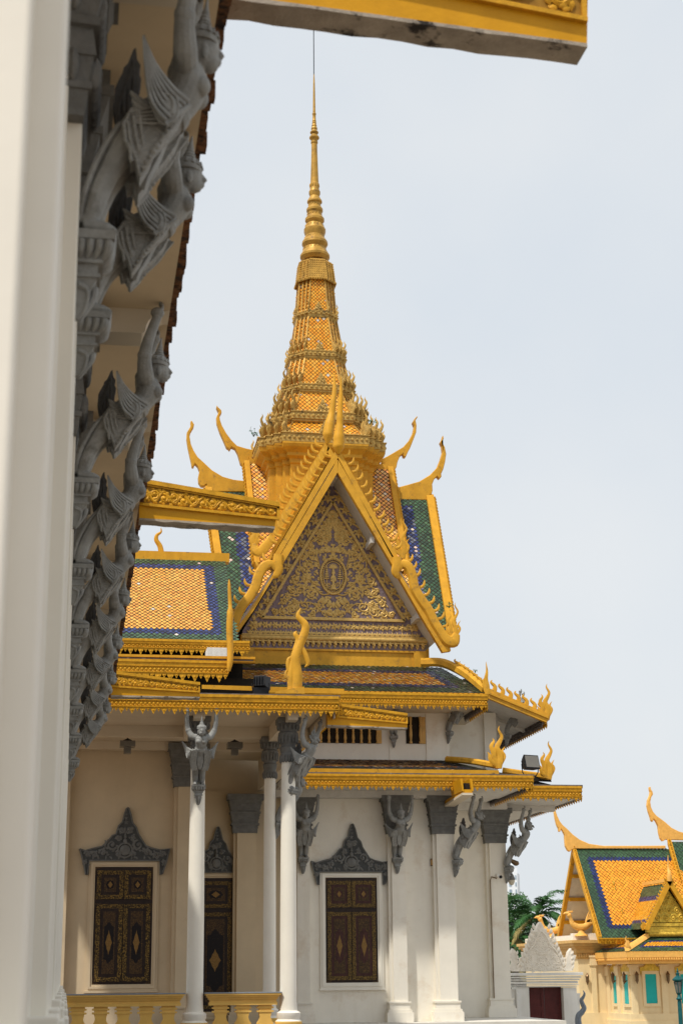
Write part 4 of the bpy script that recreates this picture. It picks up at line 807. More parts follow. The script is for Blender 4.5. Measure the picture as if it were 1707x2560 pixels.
B = MB(); a, b_ = at(517, 1622, Y=46.4), at(572, 1645, Y=46.4); B.box(a.x, b_.x, 46.3, 46.9, b_.z, a.z); n = 18
for k in range(n): x = a.x+(b_.x-a.x)*(k+.5)/n; B.box(x-.014, x+.014, 46.27, 46.3, b_.z, a.z+.02)
B.build('slatted_vent', 'gate_white', hall)
B = MB(); P = cr([at(px, py, Y=45.2) for px, py in ((572, 1678), (576, 1640), (574, 1570), (576, 1530), (574, 1480), (573, 1449))], 5); B.tube(P, np.interp(np.linspace(0, 1, len(P)), [0, .1, .3, .5, .6, .62, .9, 1], [.05, .085, .095, .095, .10, .06, .045, .018]), 8); B.build('spear_finial', 'yellow_paint', hall, smooth=50)
# ---------------------------------------------------------------- front gable
def q3(zx, zy, Y): return at(450+zx*.44643, 1000+zy*.44643, Y=Y)
YP, YB, YB2 = 53.0, 51.7, 53.35
wl, wr = q3(290, 1475, YP), q3(1378, 1480, YP); zt_ = q3(850, 1395, YP).z; zb_ = wl.z-.15
box_obj('gable_wall', 'yellow_paint', wl.x, wr.x, YP+.06, 56, zb_, zt_)
pa, pb = q3(415, 1470, YP), q3(1308, 1416, YP)
B = MB(); B.box(wl.x, pa.x, YP, YP+.059, zb_, zt_); B.box(pb.x, wr.x, YP, YP+.059, zb_, zt_); B.box(pa.x, pb.x, YP, YP+.059, pb.z, zt_); B.build('wall_panel_frame', 'yellow_paint', hall)
ap = q3(858, 455, YP); bl, br = q3(352, 1290, YP), q3(1368, 1300, YP)
B = MB(); B.prism([V(bl.x, YP+.02, zt_), V(br.x, YP+.02, zt_), V(br.x, YP+.02, br.z), V(ap.x, YP+.02, ap.z), V(bl.x, YP+.02, bl.z)], (0, .4, 0)); ped = B.build('pediment', 'pediment_ground', hall)
O = q3(860, 1228, YP); top = q3(858, 572, YP); lL, lR = q3(462, 1222, YP), q3(1258, 1248, YP)
Fr = frame((O.x, YP+.02, O.z), (1, 0, 0), (0, 0, 1), (0, -1, 0)); HT = top.z-O.z; HW = (lR.x-lL.x)/2
B = MB()
def bar(p, q, w=.048, h=.09):
    p, q = V(p[0], p[1], 0), V(q[0], q[1], 0); e = (q-p).normalized(); n = V(-e.y, e.x, 0); g_ = lambda a: (a.x, a.y)
    B.hexa([Fr(*g_(p-n*w), 0), Fr(*g_(q-n*w), 0), Fr(*g_(q+n*w), 0), Fr(*g_(p+n*w), 0), Fr(*g_(p-n*w), h), Fr(*g_(q-n*w), h), Fr(*g_(q+n*w), h), Fr(*g_(p+n*w), h)])
bar((-HW, 0), (0, HT)); bar((HW, 0), (0, HT)); bar((-HW, 0), (HW, 0))
B.build('triangle_moulding', 'pediment_gold', ped)
B = MB(); u = HT/1465.0; ux = HW/990.0                # zoomed-pixel units of the relief
qr = random.Random(4)
SC = [(205, 165, 62, 1), (415, 165, 78, -1), (570, 95, 60, 1), (700, 80, 52, -1), (820, 70, 40, 1), (300, 305, 58, -1), (450, 345, 52, 1), (580, 330, 52, -1), (680, 210, 44, 1), (520, 480, 56, -1), (385, 500, 50, 1), (360, 660, 66, 1), (440, 770, 46, -1), (300, 800, 50, -1), (330, 900, 48, 1), (180, 985, 50, -1), (230, 1090, 40, 1), (110, 1180, 38, -1), (70, 70, 52, 1), (90, 1010, 36, 1), (300, 60, 40, 1), (260, 430, 34, -1), (540, 200, 34, -1)]
for x, y, r_, d in SC:
    for s in (-1, 1):
        a0 = qr.uniform(0, 6.28) if s == -1 else a_prev; a_prev = a0
        scroll(B, Fr, s*x*ux, y*u, r_*u*.95, (a0 if s == 1 else math.pi-a0), 1.45, d*s, .034, 4)
for x, y, r_ in ((205, 165, 40), (375, 485, 70), (315, 890, 60), (575, 125, 60), (0, 1290, 66), (120, 740, 36), (640, 280, 44), (470, 620, 50), (160, 1080, 50), (0, 60, 56)):
    for s in ((-1, 1) if x else (1,)): flower(B, Fr, s*x*ux, y*u, r_*u, 6)
for k in range(420):                                  # loose acanthus leaves between the scrolls, mirrored
    y = qr.uniform(40, 1330); x = qr.uniform(15, max(20, 930*(1-y/1465)-40))
    if (x/215)**2+((y-535)/265)**2 < 1: continue
    a = qr.uniform(0, 6.28); bd = qr.uniform(-1, 1); ln = qr.uniform(40, 66)*u
    for s in (-1, 1): leaf(B, Fr, s*x*ux, y*u, a if s == 1 else math.pi-a, ln, ln*.26, bd*s)
for P_ in ([(0, 330), (150, 300), (260, 390), (330, 500), (420, 560), (470, 700), (400, 850)], [(30, 60), (160, 90), (300, 190), (470, 190), (640, 140), (800, 40)], [(150, 330), (300, 360), (480, 420), (600, 380)], [(190, 640), (240, 800), (330, 920), (220, 1020), (60, 1120), (10, 1330)]):
    for s in (-1, 1): pts = cr([Fr(s*a*ux, b*u, .02) for a, b in P_], 5); B.tube(pts, .026, 5, nrm(Fr), .8)
for i in range(5): leaf(B, Fr, (i-2)*14*ux, 1180*u, 1.57-(i-2)*.38, 95*u, 26*u, 0)
for i in range(7): leaf(B, Fr, (i-3)*22*ux, 830*u, 1.57-(i-3)*.35, 85*u, 24*u, 0); leaf(B, Fr, (i-3)*46*ux, (215+abs(i-3)*14)*u, -1.57+(i-3)*.28, 85*u, 26*u, 0)
E_ = lambda t, k=1.0: Fr(178*ux*k*math.cos(t), (535+222*k*math.sin(t))*u, .03)
B.tube([E_(t) for t in np.linspace(0, 6.2832, 41)], .045, 7, nrm(Fr), .8); B.tube([E_(t, .80) for t in np.linspace(0, 6.2832, 41)], .018, 5)
for t in np.linspace(0, 6.2832, 45)[:-1]: B.ball(E_(t, .91)+nrm(Fr)*.02, .028, 6, 5)
e0 = 535                                              # emblem: stacked offering bowls under rays, flanked by tiered parasols
for w_, y0, y1 in ((40, -165, -150), (30, -150, -115), (16, -115, -70), (38, -70, -20), (28, -20, 0), (12, 0, 25), (22, 25, 50), (16, 50, 75), (8, 75, 100)): B.fbox(Fr, -w_*ux, w_*ux, (e0+y0)*u, (e0+y1)*u, 0, .06)
for i in range(9): leaf(B, Fr, 0, (e0+95)*u, R(10+20*i), 70*u, 10*u, 0)
for s in (-1, 1):
    for j in range(6): w_ = 34-j*5; B.fbox(Fr, (s*92-w_)*ux, (s*92+w_)*ux, (e0-40+j*26)*u, (e0-26+j*26)*u, 0, .05)
    B.fbox(Fr, (s*92-5)*ux, (s*92+5)*ux, (e0-170)*u, (e0+130)*u, 0, .03)
    scroll(B, Fr, s*60*ux, (e0-110)*u, 32*u, 0, 1.3, s, .02, 2); scroll(B, Fr, s*125*ux, (e0-100)*u, 22*u, 2, 1.3, -s, .016, 2)
B.build('scroll_relief', 'pediment_gold', ped, smooth=60)
B = MB()                                              # flower borders up both sides and under the triangle
for s, p in ((-1, bl), (1, br)):
    a0 = V((p.x-O.x)*.90, 0, p.z-O.z+.10); a1 = V(ap.x-O.x, 0, ap.z-O.z-.30); n = 12
    for k in range(n):
        t = (k+.2)/n; c = a0+(a1-a0)*t; flower(B, Fr, c.x, c.z, .21, 6, k*.7); leaf(B, Fr, c.x, c.z+.17, 1.57+s*.5, .22, .05, .5); leaf(B, Fr, c.x-s*.03, c.z+.22, 1.57-s*.7, .17, .04, -.5); leaf(B, Fr, c.x-s*.12, c.z+.05, 1.57+s*1.6, .2, .045, .6)
zc = q3(860, 1268, YP).z-O.z; x0, x1 = q3(395, 1270, YP).x-O.x, q3(1325, 1285, YP).x-O.x; n = 17
for k in range(n):
    x = x0+(x1-x0)*(k+.5)/n; flower(B, Fr, x, zc, .15, 6, k); leaf(B, Fr, x+.15, zc-.10, 1.57, .2, .045, 1.0); leaf(B, Fr, x+.17, zc+.11, -1.0, .16, .035, -1.0); scroll(B, Fr, x+.18, zc, .055, k, 1.2, 1, .018, 2)
zc = q3(860, 1318, YP).z-O.z; n = 34
for k in range(n): x = x0-.1+(x1-x0+.2)*(k+.5)/n; [leaf(B, Fr, x, zc, a, .16, .038, 0) for a in (1.57, .8, 2.34)]
bz = q3(860, 1340, YP).z-O.z; X0, X1 = q3(345, 1340, YP).x-O.x, q3(1380, 1345, YP).x-O.x
B.tube([Fr(X0, bz, .06), Fr(X1, bz, .06)], .085, 10); B.fbox(Fr, X0+.02, X1-.02, bz+.08, bz+.12, 0, .10); B.fbox(Fr, X0+.02, X1-.02, bz-.13, bz-.09, 0, .09)
zc = q3(860, 1362, YP).z-O.z; n = 33
for k in range(n): x = X0+.05+(X1-X0-.1)*(k+.5)/n; B.ball(Fr(x, zc+.02, .05), (.075, .06, .10), 8, 6); leaf(B, Fr, x, zc, -1.57, .17, .06, 0); B.ball(Fr(x+.03, zc-.05, .07), (.035, .03, .05), 6, 5)
B.build('border_relief', 'pediment_gold', ped, smooth=60)
# roof slabs of the gable with pale undersides and purlin ends
inR = [(872, 395), (1205, 950), (1365, 1225), (1440, 1345)]; inL = [(858, 395), (560, 935), (405, 1180), (300, 1325)]
B = MB()
for arr in (inR, inL):
    a = [q3(*p, YB+.15) for p in arr]; b_ = [p+V(0, 0, .26) for p in a]; B.prism(a+b_[::-1], (0, 5.2, 0))
for zx, zy in ((868, 425), (1075, 790), (1335, 1215)):
    p = q3(zx, zy, YB+.1); B.box(p.x-.02, p.x+.12, YB+.3, 57, p.z+.0, p.z+.2)
B.build('gable_roof', 'gable_soffit', hall)
def barge(Y, d, mains, tubes_, hooks, name='bargeboard', m='yellow_paint'):
    B = MB()
    for pl in mains: B.prism([q3(*p, Y) for p in pl], (0, d, 0))
    for pts, w in tubes_:
        P = cr([q3(*p, Y-.02) for p in pts], 5); B.tube(P, np.interp(np.linspace(0, 1, len(P)), np.linspace(0, 1, len(w)), w), 8, (0, 1, 0), .6)
    o = B.build(name, m, hall, smooth=35)
    for (ax, ay), (bx, by), n, s, ln in hooks:
        H = MB()
        for k in range(n):
            t = k/(max(1, n-1)); zx, zy = ax+(bx-ax)*t, ay+(by-ay)*t; e = ln
            P = cr([q3(zx, zy, Y+.08), q3(zx+s*.40*e, zy-.10*e, Y+.08), q3(zx+s*.62*e, zy-.42*e, Y+.08), q3(zx+s*.66*e, zy-.85*e, Y+.08)], 3)
            H.tube(P, [.055, .056, .057, .058, .056, .053, .047, .038, .025, .008], 6, (0, 1, 0), .8)
        H.build('hook_crest', m, o, smooth=50)
    return o
def naga(zs, Y, s, H, name='naga_finial', m='yellow_paint'):
    B = MB(); flame(B, q3(*zs, Y), H, (s, 0, 0), (0, 1, 0), H*.075); return B.build(name, m, hall, smooth=50)
# front boards: straight upper part with a lower moulding, volute at the knee and a wavy serpent body below
barge(YB, .22, [[(868, 288), (884, 322), (560, 868), (548, 905), (518, 880), (545, 835)], [(882, 335), (882, 405), (572, 925), (556, 940), (556, 880)], [(550, 930), (566, 925), (412, 1180), (298, 1340), (288, 1318), (390, 1180)]],
      [([(552, 865), (548, 905), (552, 950), (535, 985), (528, 1000)], [.16, .17, .15, .10, .02]), ([(540, 955), (512, 920), (470, 935), (440, 985), (425, 1040), (392, 1100), (350, 1150), (322, 1205), (300, 1255), (262, 1305), (225, 1325), (200, 1300)], [.08, .15, .17, .17, .17, .17, .17, .16, .16, .2, .22, .12])],
      [((845, 318), (545, 800), 14, -1, 62), ((500, 900), (425, 975), 3, -1, 52), ((395, 1040), (310, 1180), 4, -1, 50)])
barge(YB, .22, [[(896, 288), (884, 322), (1200, 905), (1215, 945), (1240, 925), (1218, 872)], [(886, 335), (882, 405), (1192, 930), (1212, 955), (1216, 915)], [(1212, 940), (1196, 945), (1352, 1215), (1470, 1412), (1515, 1405), (1512, 1385), (1370, 1190)]],
      [([(1212, 880), (1215, 920), (1205, 960), (1212, 985), (1222, 1003)], [.16, .17, .15, .10, .02]), ([(1222, 955), (1240, 922), (1275, 930), (1300, 985), (1312, 1050), (1345, 1110), (1390, 1175), (1425, 1245), (1460, 1300), (1495, 1345), (1530, 1350), (1548, 1310)], [.08, .15, .17, .17, .17, .17, .17, .16, .16, .2, .22, .12])],
      [((915, 318), (1205, 830), 13, 1, 50), ((1268, 905), (1310, 985), 3, 1, 50), ((1335, 1050), (1470, 1270), 6, 1, 50)])
naga((205, 1310), YB, -.35, 1.35); naga((1538, 1335), YB, .6, 1.25)
# rear, higher gable
barge(YB2, .2, [[(812, 240), (838, 270), (585, 690), (510, 800), (480, 790), (552, 660)]], [([(520, 770), (485, 815), (450, 848), (425, 842), (412, 800)], [.15, .17, .18, .18, .08])], [((795, 262), (560, 640), 13, -1, 58), ((500, 735), (470, 775), 2, -1, 44)])
barge(YB2, .2, [[(830, 250), (822, 285), (1180, 900), (1215, 890)]], [], [((1000, 560), (1190, 840), 7, 1, 40)])
B = MB(); flame(B, q3(412, 815, YB2), .8, (-.5, 0, 0), (0, 1, 0), .12); B.build('naga_finial', 'yellow_paint', hall, smooth=50)
naga((1248, 880), YB2-.2, .5, 1.4)
B = MB()
for arr in ([(832, 300), (1190, 930)], [(832, 300), (520, 830)]): a = [q3(*p, YB2+.2) for p in arr]; B.prism(a+[p-V(0, 0, .25) for p in a[::-1]], (0, 3.5, 0))
B.build('gable_roof', 'yellow_worn', hall)
def horn(seq, w, Y, m, name='ridge_horn'):
    P = cr([at(px, py, Y=Y) for px, py in seq], 6); B = MB(); B.tube(P, np.interp(np.linspace(0, 1, len(P)), np.linspace(0, 1, len(w)), w), 10); return B.build(name, m, hall, smooth=50)
horn([(846, 1136), (846, 1118), (847, 1095), (849, 1060), (850, 1030), (852, 990), (852, 942)], [.05, .20, .20, .12, .105, .08, .012], YB, 'yellow_worn')
horn([(818, 1110), (820, 1088), (824, 1062), (829, 1035), (833, 1005), (836, 975), (835, 931)], [.05, .20, .19, .12, .11, .085, .012], YB2, 'yellow_paint')
# ---------------------------------------------------------------- transverse roofs behind the gable
def slope(tl, bl_, br_, tr, tw, th, zone, seed, worn, Yt, Yb):
    B = MB(); A, Bq, Cq, Dq = at(*bl_, Y=Yb), at(*br_, Y=Yb), at(*tr, Y=Yt), at(*tl, Y=Yt)
    z0 = (A.z+Bq.z)/2; z1 = (Cq.z+Dq.z)/2; A.z = Bq.z = z0; Cq.z = Dq.z = z1
    tiles(B, [A, Bq, Cq, Dq], tw, th, zone, worn, seed, pale=.15, light_gain=1.15); B.build('tiled_roof', ['tile_mortar', 'glazed_tile'], hall); return A, Bq, Cq, Dq  # tile colours lifted to paint in sky reflection
def zone_low(s, t, dl, dr, db, dt):
    d = min(dl, dr, dt*1.2); return 'g' if d < .62 else 'b' if d < 1.08 else 'o'
A, Bq, Cq, Dq = slope((528, 1222), (580, 1590), (1122, 1590), (1066, 1245), .185, .185, zone_low, 41, .022, 57, 53.6)
def verge(p, q_, w, name='verge', m='yellow_worn', n_out=(1, 0, 0), s=1):
    e = (q_-p); B = MB(); N = V(0, -.8, .6); B.loft([[x-V(w*s*0, 0, 0)+o for o in (V(0, .05, -.15), V(s*w, .05, -.15), V(s*w, -.06, .12), V(0, -.06, .12))] for x in (p, q_)])
    o = B.build(name, m, hall); T = MB(); L = e.length; k = int(L/.16)
    for i in range(k):
        c = p+e*(i+.5)/k+V(s*w, -.0, .0); T.tube([c+V(0, .02, -.08), c+V(s*.05, -.02, .0), c+V(s*.03, -.05, .10)], [.06, .06, .02], 5)
    T.build('verge_teeth', 'yellow_worn', o, smooth=50); return o
verge(Cq+V(-.02, 0, 0), Bq+V(-.02, 0, 0), .28); verge(Dq+V(.02, 0, 0), A+V(.02, 0, 0), .26, s=-1)
A2, B2, C2, D2 = slope((622, 1155), (648, 1420), (1010, 1420), (970, 1178), .185, .185, lambda *a: 'o', 42, .04, 57.0, 55.0)
verge(C2+V(-.02, 0, 0), B2+V(-.02, 0, 0), .2); verge(D2+V(.02, 0, 0), A2+V(.02, 0, 0), .2, s=-1)
def ridge_horn(pts, Y, th=.14):
    B = MB(); B.prism([at(450+a*.44643, 1000+b*.44643, Y=Y-th) for a, b in pts], (0, th*2, 0)); return B.build('ridge_horn', 'yellow_paint', hall, bevel=.03)
LLow = [(388, 455), (300, 445), (240, 428), (180, 392), (130, 345), (100, 318), (78, 283), (62, 245), (55, 205), (60, 180), (78, 150), (80, 135), (66, 113), (60, 118), (62, 135), (58, 150), (40, 180), (38, 215), (46, 265), (58, 320), (65, 350), (68, 372), (78, 375), (85, 355), (100, 370), (110, 395), (103, 430), (105, 460), (118, 480), (135, 482), (150, 470), (160, 512), (388, 514)]
LUp = [(430, 282), (370, 270), (320, 255), (290, 225), (260, 185), (235, 140), (225, 110), (222, 90), (234, 70), (232, 55), (215, 40), (207, 28), (205, 40), (212, 55), (218, 65), (205, 95), (208, 130), (225, 180), (250, 235), (262, 265), (272, 270), (280, 280), (290, 262), (310, 272), (325, 300), (335, 335), (340, 355), (360, 372), (374, 372), (388, 325), (390, 348), (430, 350)]
RLow = [(1205, 492), (1270, 475), (1340, 455), (1400, 418), (1440, 375), (1458, 330), (1470, 290), (1466, 255), (1456, 235), (1468, 215), (1472, 195), (1476, 215), (1466, 232), (1482, 262), (1490, 300), (1484, 345), (1474, 385), (1462, 412), (1464, 428), (1452, 440), (1440, 425), (1424, 440), (1412, 470), (1414, 505), (1408, 528), (1398, 530), (1386, 560), (1205, 556)]
RUp = [(1160, 315), (1200, 292), (1250, 262), (1282, 225), (1305, 180), (1312, 145), (1302, 122), (1312, 105), (1328, 88), (1330, 95), (1318, 110), (1324, 140), (1322, 180), (1305, 225), (1288, 268), (1276, 290), (1264, 318), (1252, 316), (1248, 300), (1232, 312), (1218, 345), (1212, 375), (1200, 396), (1190, 388), (1180, 372), (1130, 385), (1130, 330)]
for P_, Y_ in ((LLow, 57.05), (RLow, 57.05), (LUp, 57.4), (RUp, 57.4)): ridge_horn(P_, Y_)
B = MB(); zr = q3(800, 512, 57).z; B.box(Dq.x-.2, Cq.x+.2, 56.95, 57.2, zr-.5, zr+.05); zr2 = q3(800, 345, 57).z; B.box(D2.x, C2.x, 57.0, 57.4, zr2-.4, zr2); B.build('ridge', 'yellow_paint', hall)
B = MB(); B.prism([V(Dq.x+.3, 57.6, Dq.z), V(Cq.x-.3, 57.6, Cq.z), V(Bq.x-.3, 61.5, Bq.z), V(A.x+.3, 61.5, A.z)], (0, 0, -.2)); B.box(A.x+.3, A.x+.5, 55.5, 59.5, A.z-1, A.z+2.4); B.box(Bq.x-.5, Bq.x-.3, 55.5, 59.5, A.z-1, A.z+2.4); B.build('rear_roof', 'yellow_worn', hall)
# ---------------------------------------------------------------- tower and spire on the crossing
TX, TY = 8.68, 57.0
def plan(a, r):
    d = (1-r)/3; qd = [(r, 1), (r, 1-d), (r+d, 1-d), (r+d, r+d), (1-d, r+d), (1-d, r), (1, r)]; out = []
    for k in range(4):
        c, s = math.cos(-math.pi/2*k), math.sin(-math.pi/2*k); out += [(a*(x*c-y*s), a*(x*s+y*c)) for x, y in qd]
    return out
def ring(a, r, z): return [V(TX+x, TY+y, z) for x, y in plan(a, r)]
def zat(py, a): return at(800, py, Y=TY-a).z
def zline(py, a): return at(815 if py > 1000 else 800, py, Y=TY-a).z
B = MB(); d0 = 1.93
B.loft([ring(d0, .64, q3(800, 800, 55).z), ring(d0, .64, zat(1163, d0)), ring(d0*1.03, .64, zat(1160, d0)), ring(d0*1.03, .64, zat(1150, d0)), ring(d0*1.10, .65, zat(1141, 2.1)), ring(d0*1.10, .65, zat(1133, 2.1)), ring(d0*1.20, .67, zat(1118, 2.3)), ring(d0*1.22, .67, zat(1110, 2.35)), ring(d0*1.22, .67, zat(1104, 2.35))])
tower = B.build('tower', 'yellow_paint', hall)
TI = [(2.36, .68, 1106, 1083), (1.80, .66, 1048, 1029), (1.38, .61, 974, 960), (1.09, .555, 889, 876), (.82, .50, 785, 776)]
geo = [(a, r, zat(pb_, a), zat(pt, a)) for a, r, pb_, pt in TI]
capA, capR, capZ0, capZ1 = .66, .42, zat(698, .6), zat(646, .5)
FLH = [.95, .92, .78, .64, .48]
for i, (a, r, z0, z1) in enumerate(geo):
    B = MB(); B.loft([ring(a*.93, r, z0-.12), ring(a*.97, r, z0-.06), ring(a*.97, r, z0), ring(a, r, z0+.01), ring(a, r, z1-.03), ring(a*1.02, r, z1-.03), ring(a*1.02, r, z1), ring(a*.9, r, z1+.02)])
    pl = plan(a, r); n = len(pl)
    for k in range(n):                                # rosettes in the cornice band
        p, q_ = Vector((*pl[k], 0)), Vector((*pl[(k+1) % n], 0)); L = (q_-p).length; e = (q_-p).normalized(); nn = V(e.y, -e.x, 0)
        if nn.dot((p+q_)/2) < 0: nn = -nn
        m_ = max(1, int(L/.17))
        for j in range(m_): c = p+e*L*(j+.5)/m_; B.ball(V(TX, TY, (z0+z1)/2-.01)+c, (.055, .055, min(.07, (z1-z0)*.26)), 6, 5)
        for j in range(max(1, int(L/.14))): c = p+e*L*(j+.5)/max(1, int(L/.14)); B.ball(V(TX, TY, z1+.03)+c*.96, (.035, .035, .06), 5, 4)
    B.build('tier_cornice', 'old_gold', tower, smooth=40)
    a1, r1, z2 = (geo[i+1][0]*.93, geo[i+1][1], geo[i+1][2]-.11) if i < 4 else (capA*.98, capR, capZ0)
    lo, hi = plan(a*.90, r), plan(a1, r1); zl = z1+.02; B = MB(); G = MB()
    tw = max(.135, .185-.012*i)
    for k in range(n):
        p, q_, p2, q2 = lo[k], lo[(k+1) % n], hi[k], hi[(k+1) % n]
        W4 = [V(TX+p[0], TY+p[1], zl), V(TX+q_[0], TY+q_[1], zl), V(TX+q2[0], TY+q2[1], z2), V(TX+p2[0], TY+p2[1], z2)]
        mid = V((p[0]+q_[0])/2, (p[1]+q_[1])/2, 0)
        e = W4[1]-W4[0]; nn = e.cross(W4[3]-W4[0]).normalized()
        if nn.dot(mid) < 0: W4 = [W4[1], W4[0], W4[3], W4[2]]
        if e.length > .12: tiles(B, W4, tw, tw*1.05, lambda *x: 'o', .03, 60+i*30+k, lift=.01, shrink=.86, vary=.7)
        if k % 7 in (0, 2, 4, 6): G.tube([V(TX+p[0], TY+p[1], zl), V(TX+p2[0], TY+p2[1], z2)], .045, 5)
    B.mi = 2; B.k = (1, 1, 1); B.add(G.v, G.f); B.build('tile_tier', ['tile_mortar', 'glazed_tile', 'spire_gold'], tower)
    fl = {}
    for k in range(n):                                # flame finials on the outward corners
        if k % 7 in (0, 2, 4, 6):
            if i == 4 and k % 7 in (2, 4): continue
            d = Vector((*pl[k], 0)); out = V(d.x, d.y, 0).normalized(); side = V(0, -1, 0).cross(V(0, 0, 1)) if False else V(-out.y, out.x, 0)
            F1 = MB(); flame(F1, V(0, 0, 0), FLH[i], (1, 0, 0), (0, 1, 0), FLH[i]*.13)
            key = 'f'
            if key not in fl: fl[key] = F1.build('flame_finial', 'old_gold', tower, V(0, 0, 0), smooth=55); o = fl[key]
            else: o = fl[key].copy(); C.objects.link(o); o.parent = tower
            o.location = V(TX+d.x*.93, TY+d.y*.93, z1)-ORG[hall.name]; o.rotation_euler.z = math.atan2(out.y, out.x)
    AH = [.52, .50, .46, .36, .34][i]; an = None
    for k in range(4):                                # pointed antefix on the middle of each side
        if an is None:
            B = MB(); w = AH*.46; pr = [(-w, 0), (-w*.95, AH*.2), (-w*.7, AH*.32), (-w*.75, AH*.45), (-w*.4, AH*.62), (-w*.3, AH*.8), (0, AH*1.05), (w*.3, AH*.8), (w*.4, AH*.62), (w*.75, AH*.45), (w*.7, AH*.32), (w*.95, AH*.2), (w, 0)]
            B.prism([(x, -.05, z) for x, z in pr], (0, .1, 0)); Fq = frame((0, -.05, 0), (1, 0, 0), (0, 0, 1), (0, -1, 0))
            for s in (-1, 1): scroll(B, Fq, s*w*.5, AH*.2, w*.3, 0, 1.2, s, .018, 2); scroll(B, Fq, s*w*.3, AH*.5, w*.2, 0, 1.2, s, .015, 2)
            flower(B, Fq, 0, AH*.33, w*.35); leaf(B, Fq, 0, AH*.6, 1.57, AH*.35, .03)
            an = B.build('antefix', 'old_gold', tower, V(0, 0, 0), smooth=50); o = an
        else: o = an.copy(); C.objects.link(o); o.parent = tower
        rot = k*math.pi/2; o.rotation_euler.z = rot; p = Matrix.Rotation(rot, 3, 'Z') @ V(0, -a*.93, 0); o.location = V(TX, TY, z1+.03)+p-ORG[hall.name]
B = MB(); m_ = lambda a, r, z: ring(a, r, z)
B.loft([ring(.76, .5, capZ0-.03), ring(.77, .5, capZ0), ring(.74, .5, capZ0+.05), ring(.70, .5, (capZ0+capZ1)/2), ring(.64, .48, capZ1-.12), ring(.60, .48, capZ1-.05), ring(.50, .48, capZ1)])
pl = plan(.74, .5); n = len(pl)
for k in range(n):
    p, q_ = Vector((*pl[k], 0)), Vector((*pl[(k+1) % n], 0)); L = (q_-p).length; m_ = max(1, int(L/.085))
    for j in range(m_):
        c = p+(q_-p)*(j+.5)/m_
        for t in np.linspace(.1, .86, 8): B.ball(V(TX, TY, capZ0+(capZ1-capZ0)*t)+c*(1-.13*t), (.026, .026, .035), 5, 4)
        B.ball(V(TX, TY, capZ0-.03)+c*1.02, (.045, .045, .06), 6, 4)
B.build('carved_cap', 'spire_gold', tower, smooth=40)
k_ = .00392
PR = [(120, 2168), (149, 2138), (149, 2118), (128, 2085), (112, 2055), (108, 2040), (118, 2030), (131, 2008), (128, 1985), (112, 1962), (98, 1945), (96, 1925), (110, 1885), (110, 1862), (96, 1838), (90, 1822), (76, 1800), (97, 1778), (97, 1757), (80, 1735), (72, 1722), (72, 1700), (83, 1682), (83, 1662), (68, 1640), (60, 1628), (60, 1605), (76, 1594), (75, 1580), (62, 1560), (54, 1545), (47, 1535), (58, 1510), (58, 1490), (48, 1470), (46, 1440), (47, 1412), (42, 1405), (38, 1300), (34, 1200), (31, 1100), (30, 1020), (36, 1012), (36, 998), (31, 990), (34, 982), (51, 965), (51, 955), (35, 935), (30, 925), (43, 912), (43, 905), (30, 890), (27, 882), (33, 872), (31, 862), (23, 850), (27, 842), (25, 835), (20, 824), (23, 814), (18, 806), (21, 794), (17, 786), (16, 740), (21, 726), (20, 722), (14, 716), (12, 600), (10, 480), (8, 400), (3, 318)]
B = MB(); rings = []
for w, zy in PR:
    c = at(787.2-(2168-zy)*.0013, 100+zy*.2551, Y=TY); rings.append([V(c.x+w*k_*math.cos(t), TY+w*k_*math.sin(t), c.z) for t in np.linspace(0, 2*math.pi, 25)[:-1]])
B.loft(rings)
for zy, w, nn_ in ((2062, 108, 22), (1955, 94, 20), (1832, 86, 18), (1716, 68, 16), (1624, 56, 14), (1430, 44, 12)):   # lotus-leaf collars
    c = at(786, 100+zy*.2551, Y=TY)
    for t in np.linspace(0, 2*math.pi, nn_+1)[:-1]: B.ball((c.x+w*k_*1.04*math.cos(t), TY+w*k_*1.04*math.sin(t), c.z), (.03, .03, .085), 5, 4)
B.build('spire', 'spire_gold', tower, smooth=22)
c0, c1_ = at(784.6, 182, Y=TY), at(784.2, 60, Y=TY); B = MB(); B.tube([c0-V(0, 0, .1), V(c0.x, c0.y, c1_.z)], .018, 6); B.build('lightning_rod', 'black_metal', tower)
# ---------------------------------------------------------------- fittings: lamps, floodlights, camera, weeds
def ceiling_lamp(px, py, label):
    p = at(px, py, Y=44.6); r = thing('ceiling_lamp', label, 'lamp', (p.x, p.y, 8.05), 'lamps hanging from the porch ceiling')
    b = MB(); b.lathe([(.10, 8.05), (.09, 8.0), (.03, 7.97), (.025, 7.86)], (p.x, p.y), 14); b.lathe([(.05, 7.88), (.13, 7.84), (.13, 7.82)], (p.x, p.y), 14); b.build('stem', 'black_metal', r)
    b = MB(); b.box(p.x-.21, p.x+.21, p.y-.21, p.y+.21, 7.65, 7.81); b.build('glass_shade', 'smoked_glass', r, bevel=.01); b = MB(); b.box(p.x-.10, p.x+.10, p.y-.10, p.y+.10, 7.47, 7.649); b.build('lower_glass', 'smoked_glass', r, bevel=.01)
ceiling_lamp(320, 1836, 'square glass lamp under the porch ceiling above the left window'); ceiling_lamp(587, 1836, 'square glass lamp under the porch ceiling between the two front columns')
